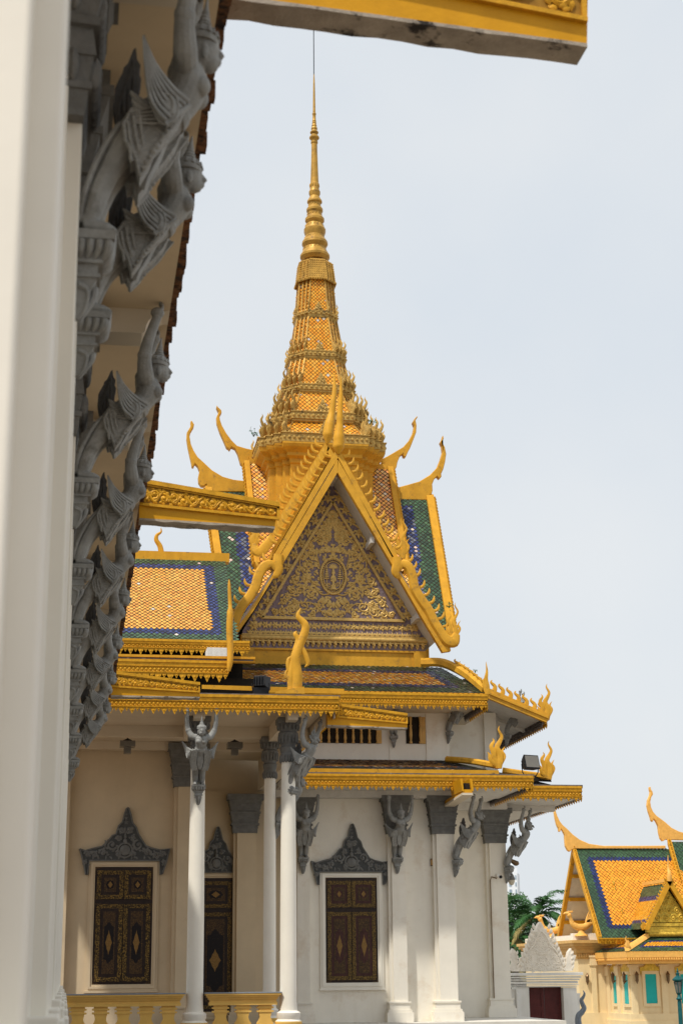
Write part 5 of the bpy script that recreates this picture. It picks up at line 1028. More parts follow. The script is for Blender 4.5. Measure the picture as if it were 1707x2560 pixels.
def floodlight(l, r_, t, b_, Y, label, rot, glass=True):
    A, Bq = at(l, b_, Y=Y), at(r_, t, Y=Y); w, h = Bq.x-A.x, Bq.z-A.z; c = V((A.x+Bq.x)/2, Y, A.z); o = thing('floodlight', label, 'floodlight', c)
    M_ = Matrix.Translation(c+V(0, 0, h*.62)) @ Matrix.Rotation(R(rot), 4, 'Z') @ Matrix.Rotation(R(-14 if glass else 8), 4, 'X')
    m = MB(); m.hexa([(-w*.46, -.14, -h*.34), (w*.46, -.14, -h*.34), (w*.30, .16, -h*.26), (-w*.30, .16, -h*.26), (-w*.46, -.14, h*.38), (w*.46, -.14, h*.38), (w*.30, .16, h*.30), (-w*.30, .16, h*.30)])
    for k in range(5): m.box(-w*.30+k*w*.14, -w*.27+k*w*.14, .16, .21, -h*.2, h*.25)
    m.v = [M_ @ p for p in m.v]; m.build('housing', 'black_metal', o, bevel=.015)
    m = MB(); m.box(-w*.40, w*.40, -.155, -.141, -h*.27, h*.32); m.v = [M_ @ p for p in m.v]; m.build('glass', 'smoked_glass' if glass else 'black_metal', o)
    m = MB()
    for s in (-1, 1): m.tube([c+V(s*w*.30, 0, 0), c+V(s*w*.42, 0, h*.2), c+V(s*w*.45, 0, h*.6)], .018, 6)
    m.tube([c+V(-w*.30, 0, .01), c+V(w*.30, 0, .01)], .018, 6)
    if not glass: m.box(c.x-w*.40, c.x+w*.40, c.y-.12, c.y+.12, c.z-.02, c.z+h*.33)
    m.build('bracket', 'black_metal', o)
floodlight(628, 676, 1690, 1735, 41.6, 'black floodlight housing seen from behind on the porch roof edge', 160, False)
floodlight(1302, 1346, 1890, 1940, 52.4, 'black floodlight with grey glass on the right roof ledge between two golden flames', 18)
p = at(1240, 2193, Y=53.7); r = thing('security_camera', 'small white security camera on the far right pilaster with its cable running down', 'security camera', (p.x, p.y, p.z))
b = MB(); b.box(p.x+.0, p.x+.10, p.y-.10, p.y+.08, p.z+.0, p.z+.10); b.box(p.x+.02, p.x+.08, p.y+.02, 53.79, p.z+.02, p.z+.07); b.build('body', 'gate_white', r, bevel=.015); b = MB(); b.lathe([(.052, 0), (.052, .10), (.03, .11)], (0, 0), 14); b.v = [V(p.x+.11+q_.x*.9, p.y-.11-q_.z*.9, p.z+.0+q_.y) for q_ in b.v]; b.build('lens_hood', 'black_metal', r, smooth=40)
pp = [at(*q_, Y=53.77) for q_ in ((1241, 2196), (1228, 2192), (1225, 2200), (1229, 2330), (1233, 2450), (1237, 2556))]; b = MB(); b.tube(pp, .017, 6); b.build('cable', 'bronze', r)
p = at(1277, 2182, Y=53.9); r = thing('hanging_lantern', 'small oval glass lantern hanging from a bronze bracket at the right corner of the hall', 'lantern', (p.x, p.y, p.z))
b = MB(); b.lathe([(.01, p.z+.04), (.03, p.z+.0), (.09, p.z-.10), (.125, p.z-.2), (.12, p.z-.24)], (p.x, p.y), 16); b.build('lamp_hood', 'smoked_glass', r, smooth=50)
b = MB(); b.lathe([(.112, p.z-.241), (.11, p.z-.30), (.075, p.z-.38), (.015, p.z-.42)], (p.x, p.y), 16); b.build('glass_shade', 'lamp_glass', r, smooth=50)
b = MB(); b.tube([(p.x-.30, p.y-.05, p.z+.03), (p.x-.1, p.y, p.z+.06), (p.x, p.y, p.z+.05), (p.x, p.y, p.z)], .014, 6); q0 = at(1262, 2150, Y=53.75); b.tube(cr([q0, at(1272, 2148, Y=53.8), at(1283, 2155, Y=53.85), at(1290, 2158, Y=53.85), at(1294, 2153, Y=53.85)], 4), [.05, .055, .06, .06, .055, .055, .06, .075, .085, .09, .095, .095, .09, .085, .08, .05, .02], 8); b.build('dragon_bracket', 'bronze', r, smooth=50)
p = at(1083, 2153, Y=50.2); r = thing('wall_box', 'tiny brown junction box on the wall left of the inner corner pilaster', 'junction box', (p.x, 50.45, p.z)); b = MB(); b.box(p.x-.04, p.x+.03, 50.42, 50.499, p.z-.13, p.z+.1); b.build('box_body', 'bronze', r, bevel=.01); b = MB(); b.box(p.x-.025, p.x+.015, 50.41, 50.419, p.z-.1, p.z+.05); b.build('cover', 'ochre_trim', r)
def weed(px, py, Y, h, n, label, seed):
    p = at(px, py, Y=Y); r = thing('weed', label, 'plant', p, 'weeds growing on the roofs'); q = random.Random(seed); s_ = MB(); L = MB()
    for k in range(n):
        e = p+V(q.uniform(-.6, .6)*h, q.uniform(-.3, .3)*h, q.uniform(.4, 1)*h); s_.tube([p, p+(e-p)*.5+V(0, 0, .04), e], [.012, .009, .004], 5)
        for j in range(4):
            c = p+(e-p)*q.uniform(.5, 1.05); d = V(q.uniform(-1, 1), q.uniform(-1, 1), q.uniform(-.7, .6)).normalized(); u_ = d.orthogonal().normalized(); l_ = h*.42
            L.add([c, c+d*l_*.5+u_*l_*.22, c+d*l_, c+d*l_*.5-u_*l_*.22], [(0, 1, 2, 3)])
    s_.build('stem', 'leaf_mid', r); L.build('leaves', 'weed_green', r)
weed(634, 1092, 56.2, .30, 5, 'small green weed on the left corner of the tower base, against the sky', 3); weed(932, 1062, 55.0, .26, 6, 'small green weed among the golden flames at the right of the tower', 4)
weed(1122, 1520, 53.0, .22, 4, 'small green weed at the lower right end of the tiled roof edge', 5); weed(1187, 1682, 51.0, .14, 3, 'tiny weed on the crest of the upper eave hip', 6)

# ---------------------------------------------------------------- gate at the right
gY = 65.0
def g1(zx, zy, Y=gY): return at(1250+zx*.1956, 2100+zy*.1956, Y=Y)
gc = g1(580, 2300); gate = thing('palace_gate', 'white gateway with a carved leaf pediment over a maroon double door', 'gate', (gc.x, gY+.4, GZ))
B = MB()
def slab(x0, x1, y0, y1, o_): a, b_ = g1(x0, y1), g1(x1, y0); B.box(a.x, b_.x, gY-o_, gY+.8+o_, a.z, b_.z)
slab(125, 1035, 1690, 1738, .22); slab(150, 1015, 1739, 1770, .17); slab(175, 1000, 1771, 1800, .12); slab(200, 985, 1801, 1840, .06); slab(190, 990, 1841, 1862, .09); slab(200, 972, 1863, 1885, .05)
a, b_ = g1(210, 1886), g1(365, 1886); B.box(a.x, b_.x, gY, gY+.8, GZ, a.z); a, b_ = g1(800, 1886), g1(972, 1886); B.box(a.x, b_.x, gY, gY+.8, GZ, a.z)
B.build('gate_frame', 'gate_white', gate, bevel=.01)
B = MB(); a, b_ = g1(362, 1880), g1(802, 1880); xm = (a.x+b_.x)/2; zt3 = a.z
for x0, x1 in ((a.x, xm-.01), (xm+.01, b_.x)):
    B = MB(); B.box(x0, x1, gY+.35, gY+.42, GZ, zt3); w = x1-x0
    for z0, z1 in ((zt3-1.0, zt3-.75), (zt3-.25, zt3-.01), (zt3-2.2, zt3-2.0), (GZ+.02, GZ+.2)): B.box(x0+.002, x1-.002, gY+.325, gY+.3505, z0, z1)
    for xx in (x0+.002, x1-.122): B.box(xx, xx+.12, gY+.32, gY+.3505, GZ+.01, zt3-.02)
    B.build('door_leaf', 'maroon_door', gate)
B = MB(); out = [(255, 1680), (245, 1620), (270, 1560), (258, 1510), (300, 1490), (290, 1430), (330, 1440), (312, 1380), (352, 1400), (335, 1330), (372, 1350), (356, 1280), (395, 1300), (385, 1220), (425, 1240), (412, 1150), (450, 1180), (470, 1110), (490, 1070), (515, 1046), (545, 1090), (565, 1150), (590, 1130), (600, 1190), (622, 1185), (632, 1260), (660, 1250), (660, 1320), (690, 1320), (700, 1380), (735, 1360), (735, 1430), (770, 1410), (765, 1480), (800, 1470), (800, 1540), (830, 1500), (830, 1580), (850, 1620), (850, 1680)]
B.prism([g1(x, y, gY+.2) for x, y in out], (0, .35, 0)); Og = g1(545, 1680, gY+.2); Fg = frame(Og, (1, 0, 0), (0, 0, 1), (0, -1, 0)); ug = .1956*gY/4000*1.0; q = random.Random(9)
for k in range(46):
    y = q.uniform(30, 520); x = q.uniform(10, 250*(1-y/620)+20)
    for s in (-1, 1): scroll(B, Fg, s*x*ug, y*ug, 36*ug, q.uniform(0, 6), 1.2, s, .026, 3)
for s in (-1, 1):
    pts = cr([Fg(s*x*ug, y*ug, .03) for x, y in ((270, 60), (200, 220), (110, 330), (60, 430), (0, 500))], 4); B.tube(pts, .03, 6)
    for k in range(9): x, y = 265-22*k, 60+58*k; leaf(B, Fg, s*x*ug, y*ug, 1.57-s*.5, 78*ug, 24*ug, .3*s)
B.build('carved_pediment', 'gate_carving', gate, smooth=50)
for pts in ([(120, 1470), (160, 1385), (200, 1420), (222, 1500), (215, 1590), (250, 1640), (245, 1680), (165, 1680), (140, 1640), (160, 1560), (130, 1500)], [(905, 1385), (915, 1460), (968, 1475), (950, 1530), (940, 1600), (925, 1672), (830, 1675), (805, 1650), (835, 1620), (850, 1520), (870, 1430)]):
    B = MB(); B.prism([g1(x, y, gY+.1) for x, y in pts], (0, .3, 0)); c = g1(sum(x for x, y in pts)/len(pts), 1560, gY+.1); Fc = frame(c, (1, 0, 0), (0, 0, 1), (0, -1, 0))
    for k in range(4): leaf(B, Fc, .05, -.25+k*.18, .6, .2, .05, .7)
    B.build('corner_antefix', 'gate_carving', gate, smooth=50)
B = MB()
for zx0, zx1, pr in ((118, 208, ((2260, 2352, 0), (2050, 2260, 10), (1990, 2050, -8), (1905, 1990, 25))), (974, 1032, ((2040, 2352, 0), (1985, 2040, -6), (1960, 1985, -18)))):
    for y0, y1, o_ in pr: a, b_ = g1(zx0+(o_ if zx0 < 500 else 0), y1), g1(zx1+(0 if zx0 < 500 else -o_*.4), y0); B.box(a.x, b_.x, gY+.2, gY+.6, a.z if y1 < 2352 else GZ, b_.z)
B.build('side_pier', 'gate_white', gate)
nl = g1(1040, 2300, 58); naga = thing('serpent_tail', 'blue grey scaly serpent tail of a stair railing curling up beside the white gate', 'serpent sculpture', (nl.x, 58, GZ))
P = cr([g1(x, y, 58) for x, y in ((1055, 1922), (1074, 1965), (1056, 2010), (1034, 2050), (1052, 2105), (1068, 2150), (1040, 2200), (1002, 2240), (992, 2300), (998, 2380), (1000, 2700))], 6); P[-1].z = GZ
B = MB(); B.tube(P, np.interp(np.linspace(0, 1, len(P)), [0, .1, .3, .6, 1], [.012, .04, .075, .10, .13]), 12); [B.ball(P[i]+V(.0, -.05-.0015*i, 0), (.02, .02, .03), 6, 4) for i in range(8, len(P)-4, 2)]; B.build('scaly_body', 'naga_grey', naga, smooth=60)

# ---------------------------------------------------------------- small palace pavilion behind the gate
def g2(zx, zy, **k): return at(1440+zx*.2169, 2050+zy*.2169, **k)
E0 = g2(272, 1360, Y=86); xv = E0.x
RG = at(1434, 2122, X=xv); BK = at(1402, 2345, X=xv)
pav = thing('small_pavilion', 'pale yellow pavilion with orange, blue and green tiled roofs at the lower right', 'building', (xv+6, 90, GZ))
xr = xv+11.5; RY, RZ, EZ = RG.y, RG.z, E0.z
B = MB(); tiles(B, [V(xv, 86, EZ), V(xr, 86, EZ), V(xr, RY, RZ), V(xv, RY, RZ)], .22, .26, border(.62, .28, Rr=False), -1, 71, lift=.03, vary=.5, shrink=.93); B.build('tiled_roof', ['tile_mortar', 'glazed_tile'], pav)
B = MB(); BY = 2*RY-86; B.hexa([V(xv+.1, RY, RZ-.25), V(xr, RY, RZ-.25), V(xr, BY, EZ-.2), V(xv+.1, BY, EZ-.2), V(xv+.1, RY, RZ-.05), V(xr, RY, RZ-.05), V(xr, BY, EZ), V(xv+.1, BY, EZ)])
B.hexa([V(xv+.1, 86.05, EZ-.2), V(xr, 86.05, EZ-.2), V(xr, RY, RZ-.25), V(xv+.1, RY, RZ-.25), V(xv+.1, 86.05, EZ-.06), V(xr, 86.05, EZ-.06), V(xr, RY, RZ-.06), V(xv+.1, RY, RZ-.06)]); B.build('roof_underside', 'gable_soffit', pav)
B = MB()
for y0, s in ((86, 1), (BY, -1)):
    a, b_ = V(xv, y0, EZ), V(xv, RY, RZ); B.loft([[p+o for o in (V(-.12, 0, -.28), V(.10, 0, -.28), V(.10, 0, .12), V(-.12, 0, .12))] for p in (a, b_)])
    n = 26
    for k in range(n): p = a+(b_-a)*(k+.5)/n; B.tube([p+V(-.02, 0, .08), p+V(-.02, -s*.02, .19), p+V(-.02, -s*.10, .24)], [.07, .06, .02], 5)
    for k in range(4): p = a+(b_-a)*(k*.25+.03); B.box(xv+.1, xv+1.7, p.y-.1, p.y+.1, p.z-.48, p.z-.28)
B.build('verge_board', 'yellow_worn', pav)
B = MB(); B.prism([V(xv+1.7, 86.7, EZ-.1), V(xv+1.7, BY-.7, EZ-.1), V(xv+1.7, RY, RZ-.8)], (.2, 0, 0)); Fp = frame((xv+1.7, RY, EZ), (0, 1, 0), (0, 0, 1), (-1, 0, 0)); q = random.Random(3)
for k in range(60): y = q.uniform(.2, 4); x = q.uniform(-4, 4)*(1-y/5); scroll(B, Fp, x, y, .22, q.uniform(0, 6), 1.3, q.choice((-1, 1)), .05, 3)
B.build('side_pediment', 'bg_gold', pav, smooth=60)
def ridge_plate(pts, Y, name='ridge_horn'):
    B = MB(); B.prism([at(1240+a*.2978, 1950+b_*.2978, Y=Y-.14) for a, b_ in pts], (0, .28, 0)); B.build(name, 'bird_orange', pav, bevel=.03)
ridge_plate([(1420, 550), (1200, 552), (900, 552), (780, 535), (700, 500), (640, 455), (590, 405), (555, 375), (530, 340), (512, 300), (500, 265), (497, 235), (490, 240), (489, 275), (497, 325), (508, 370), (516, 392), (522, 400), (528, 432), (536, 435), (545, 408), (560, 430), (575, 460), (578, 510), (582, 555), (600, 590), (618, 602), (632, 585), (655, 575), (1420, 575)], RY)
ridge_plate([(1600, 450), (1530, 430), (1470, 400), (1420, 355), (1380, 325), (1345, 300), (1315, 265), (1298, 225), (1292, 185), (1300, 145), (1316, 118), (1310, 95), (1298, 78), (1294, 55), (1286, 58), (1288, 80), (1294, 100), (1290, 128), (1272, 170), (1268, 215), (1278, 262), (1295, 312), (1300, 335), (1312, 352), (1322, 325), (1340, 345), (1360, 385), (1366, 440), (1378, 490), (1398, 515), (1420, 500), (1600, 505)], RY+.2)
xh = at(1668, 2108, Y=RY+.2).x
a, b_ = V(xh, RY, at(1668, 2104, Y=RY).z), at(1712, 2250, X=xh); B = MB(); dz = (b_.z-a.z)/(b_.y-a.y); b_ = V(xh, 86.5, a.z+dz*(86.5-a.y))
B.loft([[p+o for o in (V(-.1, 0, -.2), V(.14, 0, -.2), V(.14, 0, .14), V(-.1, 0, .14))] for p in (a, b_)])
for k in range(26): p = a+(b_-a)*(k+.5)/26; B.tube([p+V(0, 0, .1), p+V(0, -.03, .2), p+V(0, -.12, .24)], [.07, .06, .02], 5)
B.build('verge_board', 'yellow_worn', pav)
B = MB(); tiles(B, [V(xh+.1, b_.y, b_.z), V(xr+3, b_.y, b_.z), V(xr+3, a.y, a.z), V(xh+.1, a.y, a.z)], .22, .26, border(.62, .28, Rr=False), -1, 72, lift=.03, vary=.5, shrink=.93); B.build('tiled_roof', ['tile_mortar', 'glazed_tile'], pav)
fr = fascia_obj((xv-.1, 85.95, EZ-.02), (xv+5, 85.95, EZ-.02), (0, -1, 0), .14, .16, .3, .2, par=pav)
# porch gable
pY = 84.0; apx = g2(1065, 700, Y=pY); xa = apx.x; pl_ = g2(790, 1265, Y=pY); hw = xa-pl_.x; pbz = pl_.z
back = 86+(apx.z-EZ)/(RZ-EZ)*(RY-86)-.25
for s in (-1, 1):
    B = MB(); tiles(B, [V(xa+s*hw, pY, pbz+.08), V(xa+s*hw, back, pbz+.08), V(xa, back, apx.z-.12), V(xa, pY, apx.z-.12)], .17, .2, lambda s_, t, dl, dr, db, dt: 'g' if dt < .75 or db < .35 or min(dl, 9) < .25 else 'b' if dt < 1.0 or db < .62 or dl < .5 else 'o', .0, 73, vary=.6, shrink=.93); B.build('tiled_roof', ['tile_mortar', 'glazed_tile'], pav)
B = MB()
for s in (-1, 1):
    a, b_ = V(xa+s*hw*1.04, pY, pbz-.02), V(xa, pY, apx.z+.1); B.loft([[p+o for o in (V(-s*.24, -.1, 0), V(s*.02, -.1, .05), V(s*.02, .12, .05), V(-s*.24, .12, 0))] for p in (a, b_)])
    for k in range(16): p = a+(b_-a)*(k+.5)/16+V(s*.02, 0, .04); B.tube([p, p+V(s*.08, 0, .05), p+V(s*.09, 0, .13)], [.06, .05, .015], 5)
    flame(B, V(xa+s*hw*1.08, pY, pbz), .62, (s*.6, 0, 0), (0, 1, 0), .07)
B.build('bargeboard', 'yellow_worn', pav, smooth=50)
B = MB(); B.box(xa-.09, xa+.09, pY-.1, back, apx.z-.05, apx.z+.12); P = cr([V(xa, pY-.05, apx.z), V(xa, pY-.12, apx.z+.35), V(xa, pY-.02, apx.z+.7), V(xa, pY-.1, apx.z+1.35)], 4); B.tube(P, np.linspace(.16, .015, len(P)), 8); B.build('porch_ridge', 'bird_orange', pav, smooth=50)
pz0 = g2(1050, 1345, Y=pY+.3).z; pz1 = g2(1050, 1180, Y=pY+.3).z; pza = g2(1050, 800, Y=pY+.3).z; ph_ = hw*.80
B = MB(); B.prism([V(xa-ph_, pY+.3, pz1), V(xa+ph_, pY+.3, pz1), V(xa, pY+.3, pza)], (0, .2, 0)); Fp = frame((xa, pY+.3, pz1), (1, 0, 0), (0, 0, 1), (0, -1, 0)); hh = pza-pz1
for y, xs in ((.25, (.15, .48)), (.62, (.32, .0)), (1.0, (.16,)), (1.3, (.0,))):
    for x in xs:
        for s in (-1, 1): scroll(B, Fp, s*x*ph_*1.15, y*hh/1.75, .20, 0 if s > 0 else 3.14, 1.5, s, .045, 4)
for z_, o_ in ((pz1-.10, .10), (pz1-.28, .05), (pz1-.42, .12), (pz1-.62, .06)): B.box(xa-ph_-o_, xa+ph_+o_, pY+.3-o_, pY+.5, z_-.10, z_+.06)
for k in range(30): B.ball(Fp(-ph_+(k+.5)*ph_*2/30, -.60, .1), (.06, .05, .10), 5, 4)
B.build('porch_pediment', 'bg_gold', pav, smooth=60)
# porch skirt roof, eave and walls
ec = g2(582, 1590, Y=83.0); xs0 = ec.x; ez0 = ec.z; ht = g2(830, 1350, Y=84.2)
B = MB(); tiles(B, [V(xs0, 83, ez0+.35), V(xr+2, 83, ez0+.35), V(xr+2, 84.4, ht.z), V(ht.x, 84.4, ht.z)], .16, .16, border(.40, .16, Rr=False), 0, 74, vary=.6, shrink=.93); tiles(B, [V(xs0, 88.5, ez0+.35), V(xs0, 83, ez0+.35), V(ht.x, 84.4, ht.z), V(ht.x, 88.5, ht.z)], .16, .16, border(.40, .16, Rr=False, L=False), 0, 75, vary=.6, shrink=.93); B.build('tiled_roof', ['tile_mortar', 'glazed_tile'], pav)
B = MB(); B.loft([[p+o for o in (V(-.1, -.05, 0), V(.1, -.05, 0), V(.1, .05, .2), V(-.1, .05, .2))] for p in (V(xs0, 83, ez0+.35), V(ht.x, 84.3, ht.z))]); flame(B, V(xs0+.05, 83.05, ez0+.5), .62, (-.4, 0, 0), (0, 1, 0), .08); B.build('hip_ridge', 'bird_orange', pav, smooth=50)
B = MB(); z_ = ez0
for z0, z1, o_ in ((.02, .33, 0), (-.12, .02, -.04), (-.30, -.13, -.12)): B.box(xs0-.02-o_, xr+2, 82.98-o_, 88.5, z_+z0, z_+z1)
for k in range(44): B.ball(V(xs0+.1+k*.13, 82.99, z_-.07), (.05, .05, .08), 5, 4)
for k in range(30): B.ball(V(xs0, 83.1+k*.16, z_-.07), (.05, .05, .08), 5, 4)
B.build('eave_cornice', 'bird_orange', pav)
wY = 84.6; wc = g2(640, 2100, Y=wY); xw = wc.x
B = MB(); B.box(xw, xr+2, wY, 89, GZ, ez0-.31); B.build('wall', 'pale_yellow', pav)
mY = 88.4; mx = at(1447, 2470, Y=mY).x; cz = at(1447, 2388, Y=mY).z
B = MB(); B.box(mx, xw-.001, mY, 99, GZ, cz); B.build('wall', 'pale_yellow', pav)
B = MB(); ct = at(1447, 2350, Y=mY-.4).z
for f0, f1, o_ in ((-.25, .15, .04), (.15, .45, .10), (.45, .6, .2), (.6, .8, .32), (.8, 1.0, .42)): B.box(mx-o_, xs0+1.5, mY-o_, 99+o_, cz+(ct-cz)*f0, cz+(ct-cz)*f1-.002)
for k in range(40): B.ball(V(mx-.1+k*.14, mY-.12, cz-.02), (.05, .05, .12), 5, 4)
B.build('wall_cornice', 'ochre_trim', pav)
B = MB(); pt_ = at(1447, 2333, Y=mY-.1).z; B.box(mx-.25, xv+1.8, mY-.1, mY+.35, ct, pt_); B.box(mx-.25, mx+.1, mY+.351, 98, ct, pt_-.1); B.build('parapet', 'gate_carving', pav)
def pil(x0, x1, y, z1, side=False):
    B.box(x0, x1, y, y+.3, GZ, z1); B.box(x0-.06, x1+.06, y-.05, y+.3, z1-.55, z1-.02); B.box(x0-.1, x1+.1, y-.08, y+.3, z1-.12, z1-.021)
B = MB()
for l_, r_ in ((640, 705), (985, 1055)): a, b_ = g2(l_, 2000, Y=wY-.1), g2(r_, 2000, Y=wY-.1); pil(a.x, b_.x, wY-.12, ez0-.31)
a, b_ = g2(183, 2000, Y=mY-.1), g2(240, 2000, Y=mY-.1); pil(a.x, b_.x, mY-.12, cz)
for zx in (390, 505): p = g2(zx, 2000, X=xw); B.box(xw-.12, xw, p.y-.25, p.y+.25, GZ, ez0-.31); B.box(xw-.2, xw, p.y-.32, p.y+.32, ez0-.9, ez0-.4)
sz = g2(640, 2235, Y=wY).z
B.box(xw-.14, xr, wY-.14, 88.3, GZ, sz); B.box(xw-.22, xr, wY-.22, 88.3, GZ, sz-.35); B.box(mx-.12, xw, mY-.14, 98, GZ, sz)
B.build('pilaster', 'pale_yellow', pav)
def pav_window(c, w, z0, z1, ax, hood=True):            # ax 0: faces -Y, 1: faces -X
    U, N = ((V(1, 0, 0), V(0, -1, 0)), (V(0, -1, 0), V(-1, 0, 0)))[ax]; Fw = frame(V(c.x, c.y, 0), U, (0, 0, 1), N); B = MB()
    for a0, a1, b0, b1 in ((-w/2-.16, -w/2, z0-.16, z1+.16), (w/2, w/2+.16, z0-.16, z1+.16), (-w/2, w/2, z1, z1+.16), (-w/2, w/2, z0-.16, z0)): B.fbox(Fw, a0, a1, b0, b1, 0, .07)
    o = B.build('window', 'pale_yellow', pav); B = MB(); B.fbox(Fw, -w/2, w/2, z0, z1, .003, .02); B.fbox(Fw, -w/2+.02, w/2-.02, z0+.02, z0+.1, .021, .035); B.build('shutter', 'teal_shutter', o)
    B = MB(); k = w/1.05; P_ = [(-.95, .0), (-.98, .16), (-.6, .2), (-.3, .42), (-.1, .75), (0, 1.1), (.1, .75), (.3, .42), (.6, .2), (.98, .16), (.95, 0), (.9, -.3), (.84, -.05), (-.84, -.05), (-.9, -.3)]; B.prism([Fw(a*k, z1+.21+b*.9, 0) for a, b in P_], N*.08); B.build('carved_hood', 'bg_gold', o)
a, b_ = g2(790, 2115, Y=wY), g2(925, 1775, Y=wY); pav_window(V((a.x+b_.x)/2, wY, 0), .62, a.z, b_.z, 0)
a, b_ = g2(1195, 2115, Y=wY), g2(1330, 1775, Y=wY); pav_window(V((a.x+b_.x)/2, wY, 0), .62, a.z, b_.z, 0)
for zx in (467, 592): p = g2(zx, 2100, X=xw); pav_window(V(xw, p.y, 0), .75, a.z, b_.z, 1)
def wall_lamp(p, N, label):
    N = Vector(N); c = p+N*.16; r = thing('wall_lamp', label, 'lamp', p, 'wall lamps on the pale yellow pavilion'); B = MB(); B.tube([p+V(0, 0, -.1), p+N*.1+V(0, 0, -.2), c+V(0, 0, -.15)], .03, 6); B.lathe([(.02, c.z-.30), (.09, c.z-.12), (.10, c.z-.10)], (c.x, c.y), 8); B.lathe([(.12, c.z+.16), (.08, c.z+.22), (.02, c.z+.34)], (c.x, c.y), 8); B.build('lamp_bracket', 'bronze', r)
    B = MB(); B.lathe([(.08, c.z-.098), (.10, c.z+.158)], (c.x, c.y), 8); B.build('glass', 'bronze', r)
wall_lamp(g2(115, 1835, Y=mY), (0, -1, 0), 'bronze wall lamp on the recessed pale wall just right of the white gate')
for zx, l_ in ((475, 'bronze wall lamp between the two narrow teal side windows'), (606, 'bronze wall lamp at the porch side, right of the second narrow teal window')): p = g2(zx, 1825, X=xw); wall_lamp(V(xw-.12, p.y, p.z), (-1, 0, 0), l_)
wall_lamp(g2(685, 1820, Y=wY-.12), (0, -1, 0), 'bronze wall lamp on the porch corner pilaster, left of the wide teal window'); wall_lamp(g2(1043, 1818, Y=wY-.12), (0, -1, 0), 'bronze wall lamp on the porch pilaster right of the wide teal window')
# bird vessels on the parapet
def bird_vessel(px, py, Y, s, label):
    p = at(px, py, Y=Y); r = thing('bird_sculpture', label, 'bird sculpture', p); k = s
    B = MB(); B.lathe([(.42*k, 0), (.40*k, .06*k), (.22*k, .16*k), (.16*k, .32*k), (.22*k, .42*k), (.1*k, .44*k)], (0, 0), 16); B.v = [q_+p for q_ in B.v]; B.build('pedestal', 'bird_orange', r, smooth=45)
    B = MB(); B.tube(cr([p+V(x*k, 0, z*k) for x, z in ((-.62, .95), (-.50, .70), (-.2, .52), (.2, .52), (.55, .70), (.86, .74))], 4), np.interp(np.linspace(0, 1, 21), [0, .25, .5, .75, 1], [.09, .17, .20, .17, .03]), 12, (0, 1, 0), .8)
    B.tube(cr([p+V(x*k, 0, z*k) for x, z in ((-.52, .78), (-.60, .98), (-.68, 1.18), (-.76, 1.30))], 3), [.13*k, .12*k, .11*k, .11*k, .11*k, .12*k, .14*k, .15*k, .14*k, .1*k], 9); B.tube([p+V(-.76*k, 0, 1.32*k), p+V(-.95*k, 0, 1.34*k), p+V(-1.06*k, 0, 1.29*k)], [.12*k, .07*k, .015*k], 8)
    for j in range(4): B.tube([p+V((-.74+.07*j)*k, 0, 1.38*k), p+V((-.70+.09*j)*k, 0, 1.50*k)], [.05*k, .01*k], 5)
    B.build('bird_body', 'bird_orange', r, smooth=60)
    B = MB()
    for j in range(5): t = j/4; B.tube(cr([p+V((.35+.12*t)*k, 0, .66*k), p+V((.40+.25*t)*k, 0, (.95+.05*t)*k), p+V((.55+.42*t)*k, 0, (1.42-.35*t)*k)], 3), [.09*k]*4+[.07*k, .05*k, .02*k], 6)
    B.build('tail', 'bird_orange', r, smooth=60)
bird_vessel(1379, 2349, 96, .98, 'orange bird shaped urn on the parapet, partly behind the carved gate pediment'); bird_vessel(1452, 2340, 88.3, .92, 'orange bird shaped urn on the parapet in front of the pavilion gable')
p = at(1432, 2117, Y=RY); r = thing('perched_bird', 'tiny dark bird perched on the ridge end of the pavilion roof', 'bird', p); B = MB(); B.tube([p+V(.10, 0, .0), p+V(.02, 0, .10), p+V(-.06, 0, .2), p+V(-.09, 0, .26)], [.02, .06, .055, .04], 8); B.ball(p+V(-.10, 0, .28), .05, 8, 6); B.tube([p+V(-.13, 0, .28), p+V(-.19, 0, .27)], [.02, .004], 6); B.build('body', 'black_metal', r, smooth=60)
# ---------------------------------------------------------------- lamp post, trees, far tower block
p = at(1697, 2500, Y=55); lz = at(1697, 2419, Y=55).z; r = thing('street_lamp', 'dark teal cast iron street lamp at the right edge', 'street lamp', (p.x, 55, GZ)); c = (p.x, 55)
B = MB(); hz = at(1697, 2482, Y=55).z; B.lathe([(.16, GZ), (.16, GZ+.5), (.09, GZ+.65), (.07, hz-.3), (.06, hz-.25), (.12, hz-.2), (.07, hz-.15), (.055, hz-.06), (.10, hz)], c, 14); B.build('post', 'teal_iron', r, smooth=40)
B = MB(); B.lathe([(.115, hz+.36), (.215, hz+.42), (.21, hz+.45), (.12, hz+.53), (.07, hz+.56), (.06, hz+.62), (.08, hz+.64), (.03, hz+.68), (.045, hz+.72), (.015, hz+.78), (.004, lz)], c, 8); B.build('cap', 'teal_iron', r, smooth=30)
B = MB(); B.lathe([(.08, hz+.001), (.145, hz+.358)], c, 6); B.build('glass', 'smoked_glass', r); B = MB()
for k in range(6): a = k*math.pi/3; B.tube([(p.x+.085*math.cos(a), 55+.085*math.sin(a), hz), (p.x+.155*math.cos(a), 55+.155*math.sin(a), hz+.37)], .014, 5)
B.build('lantern_cage', 'teal_iron', r)
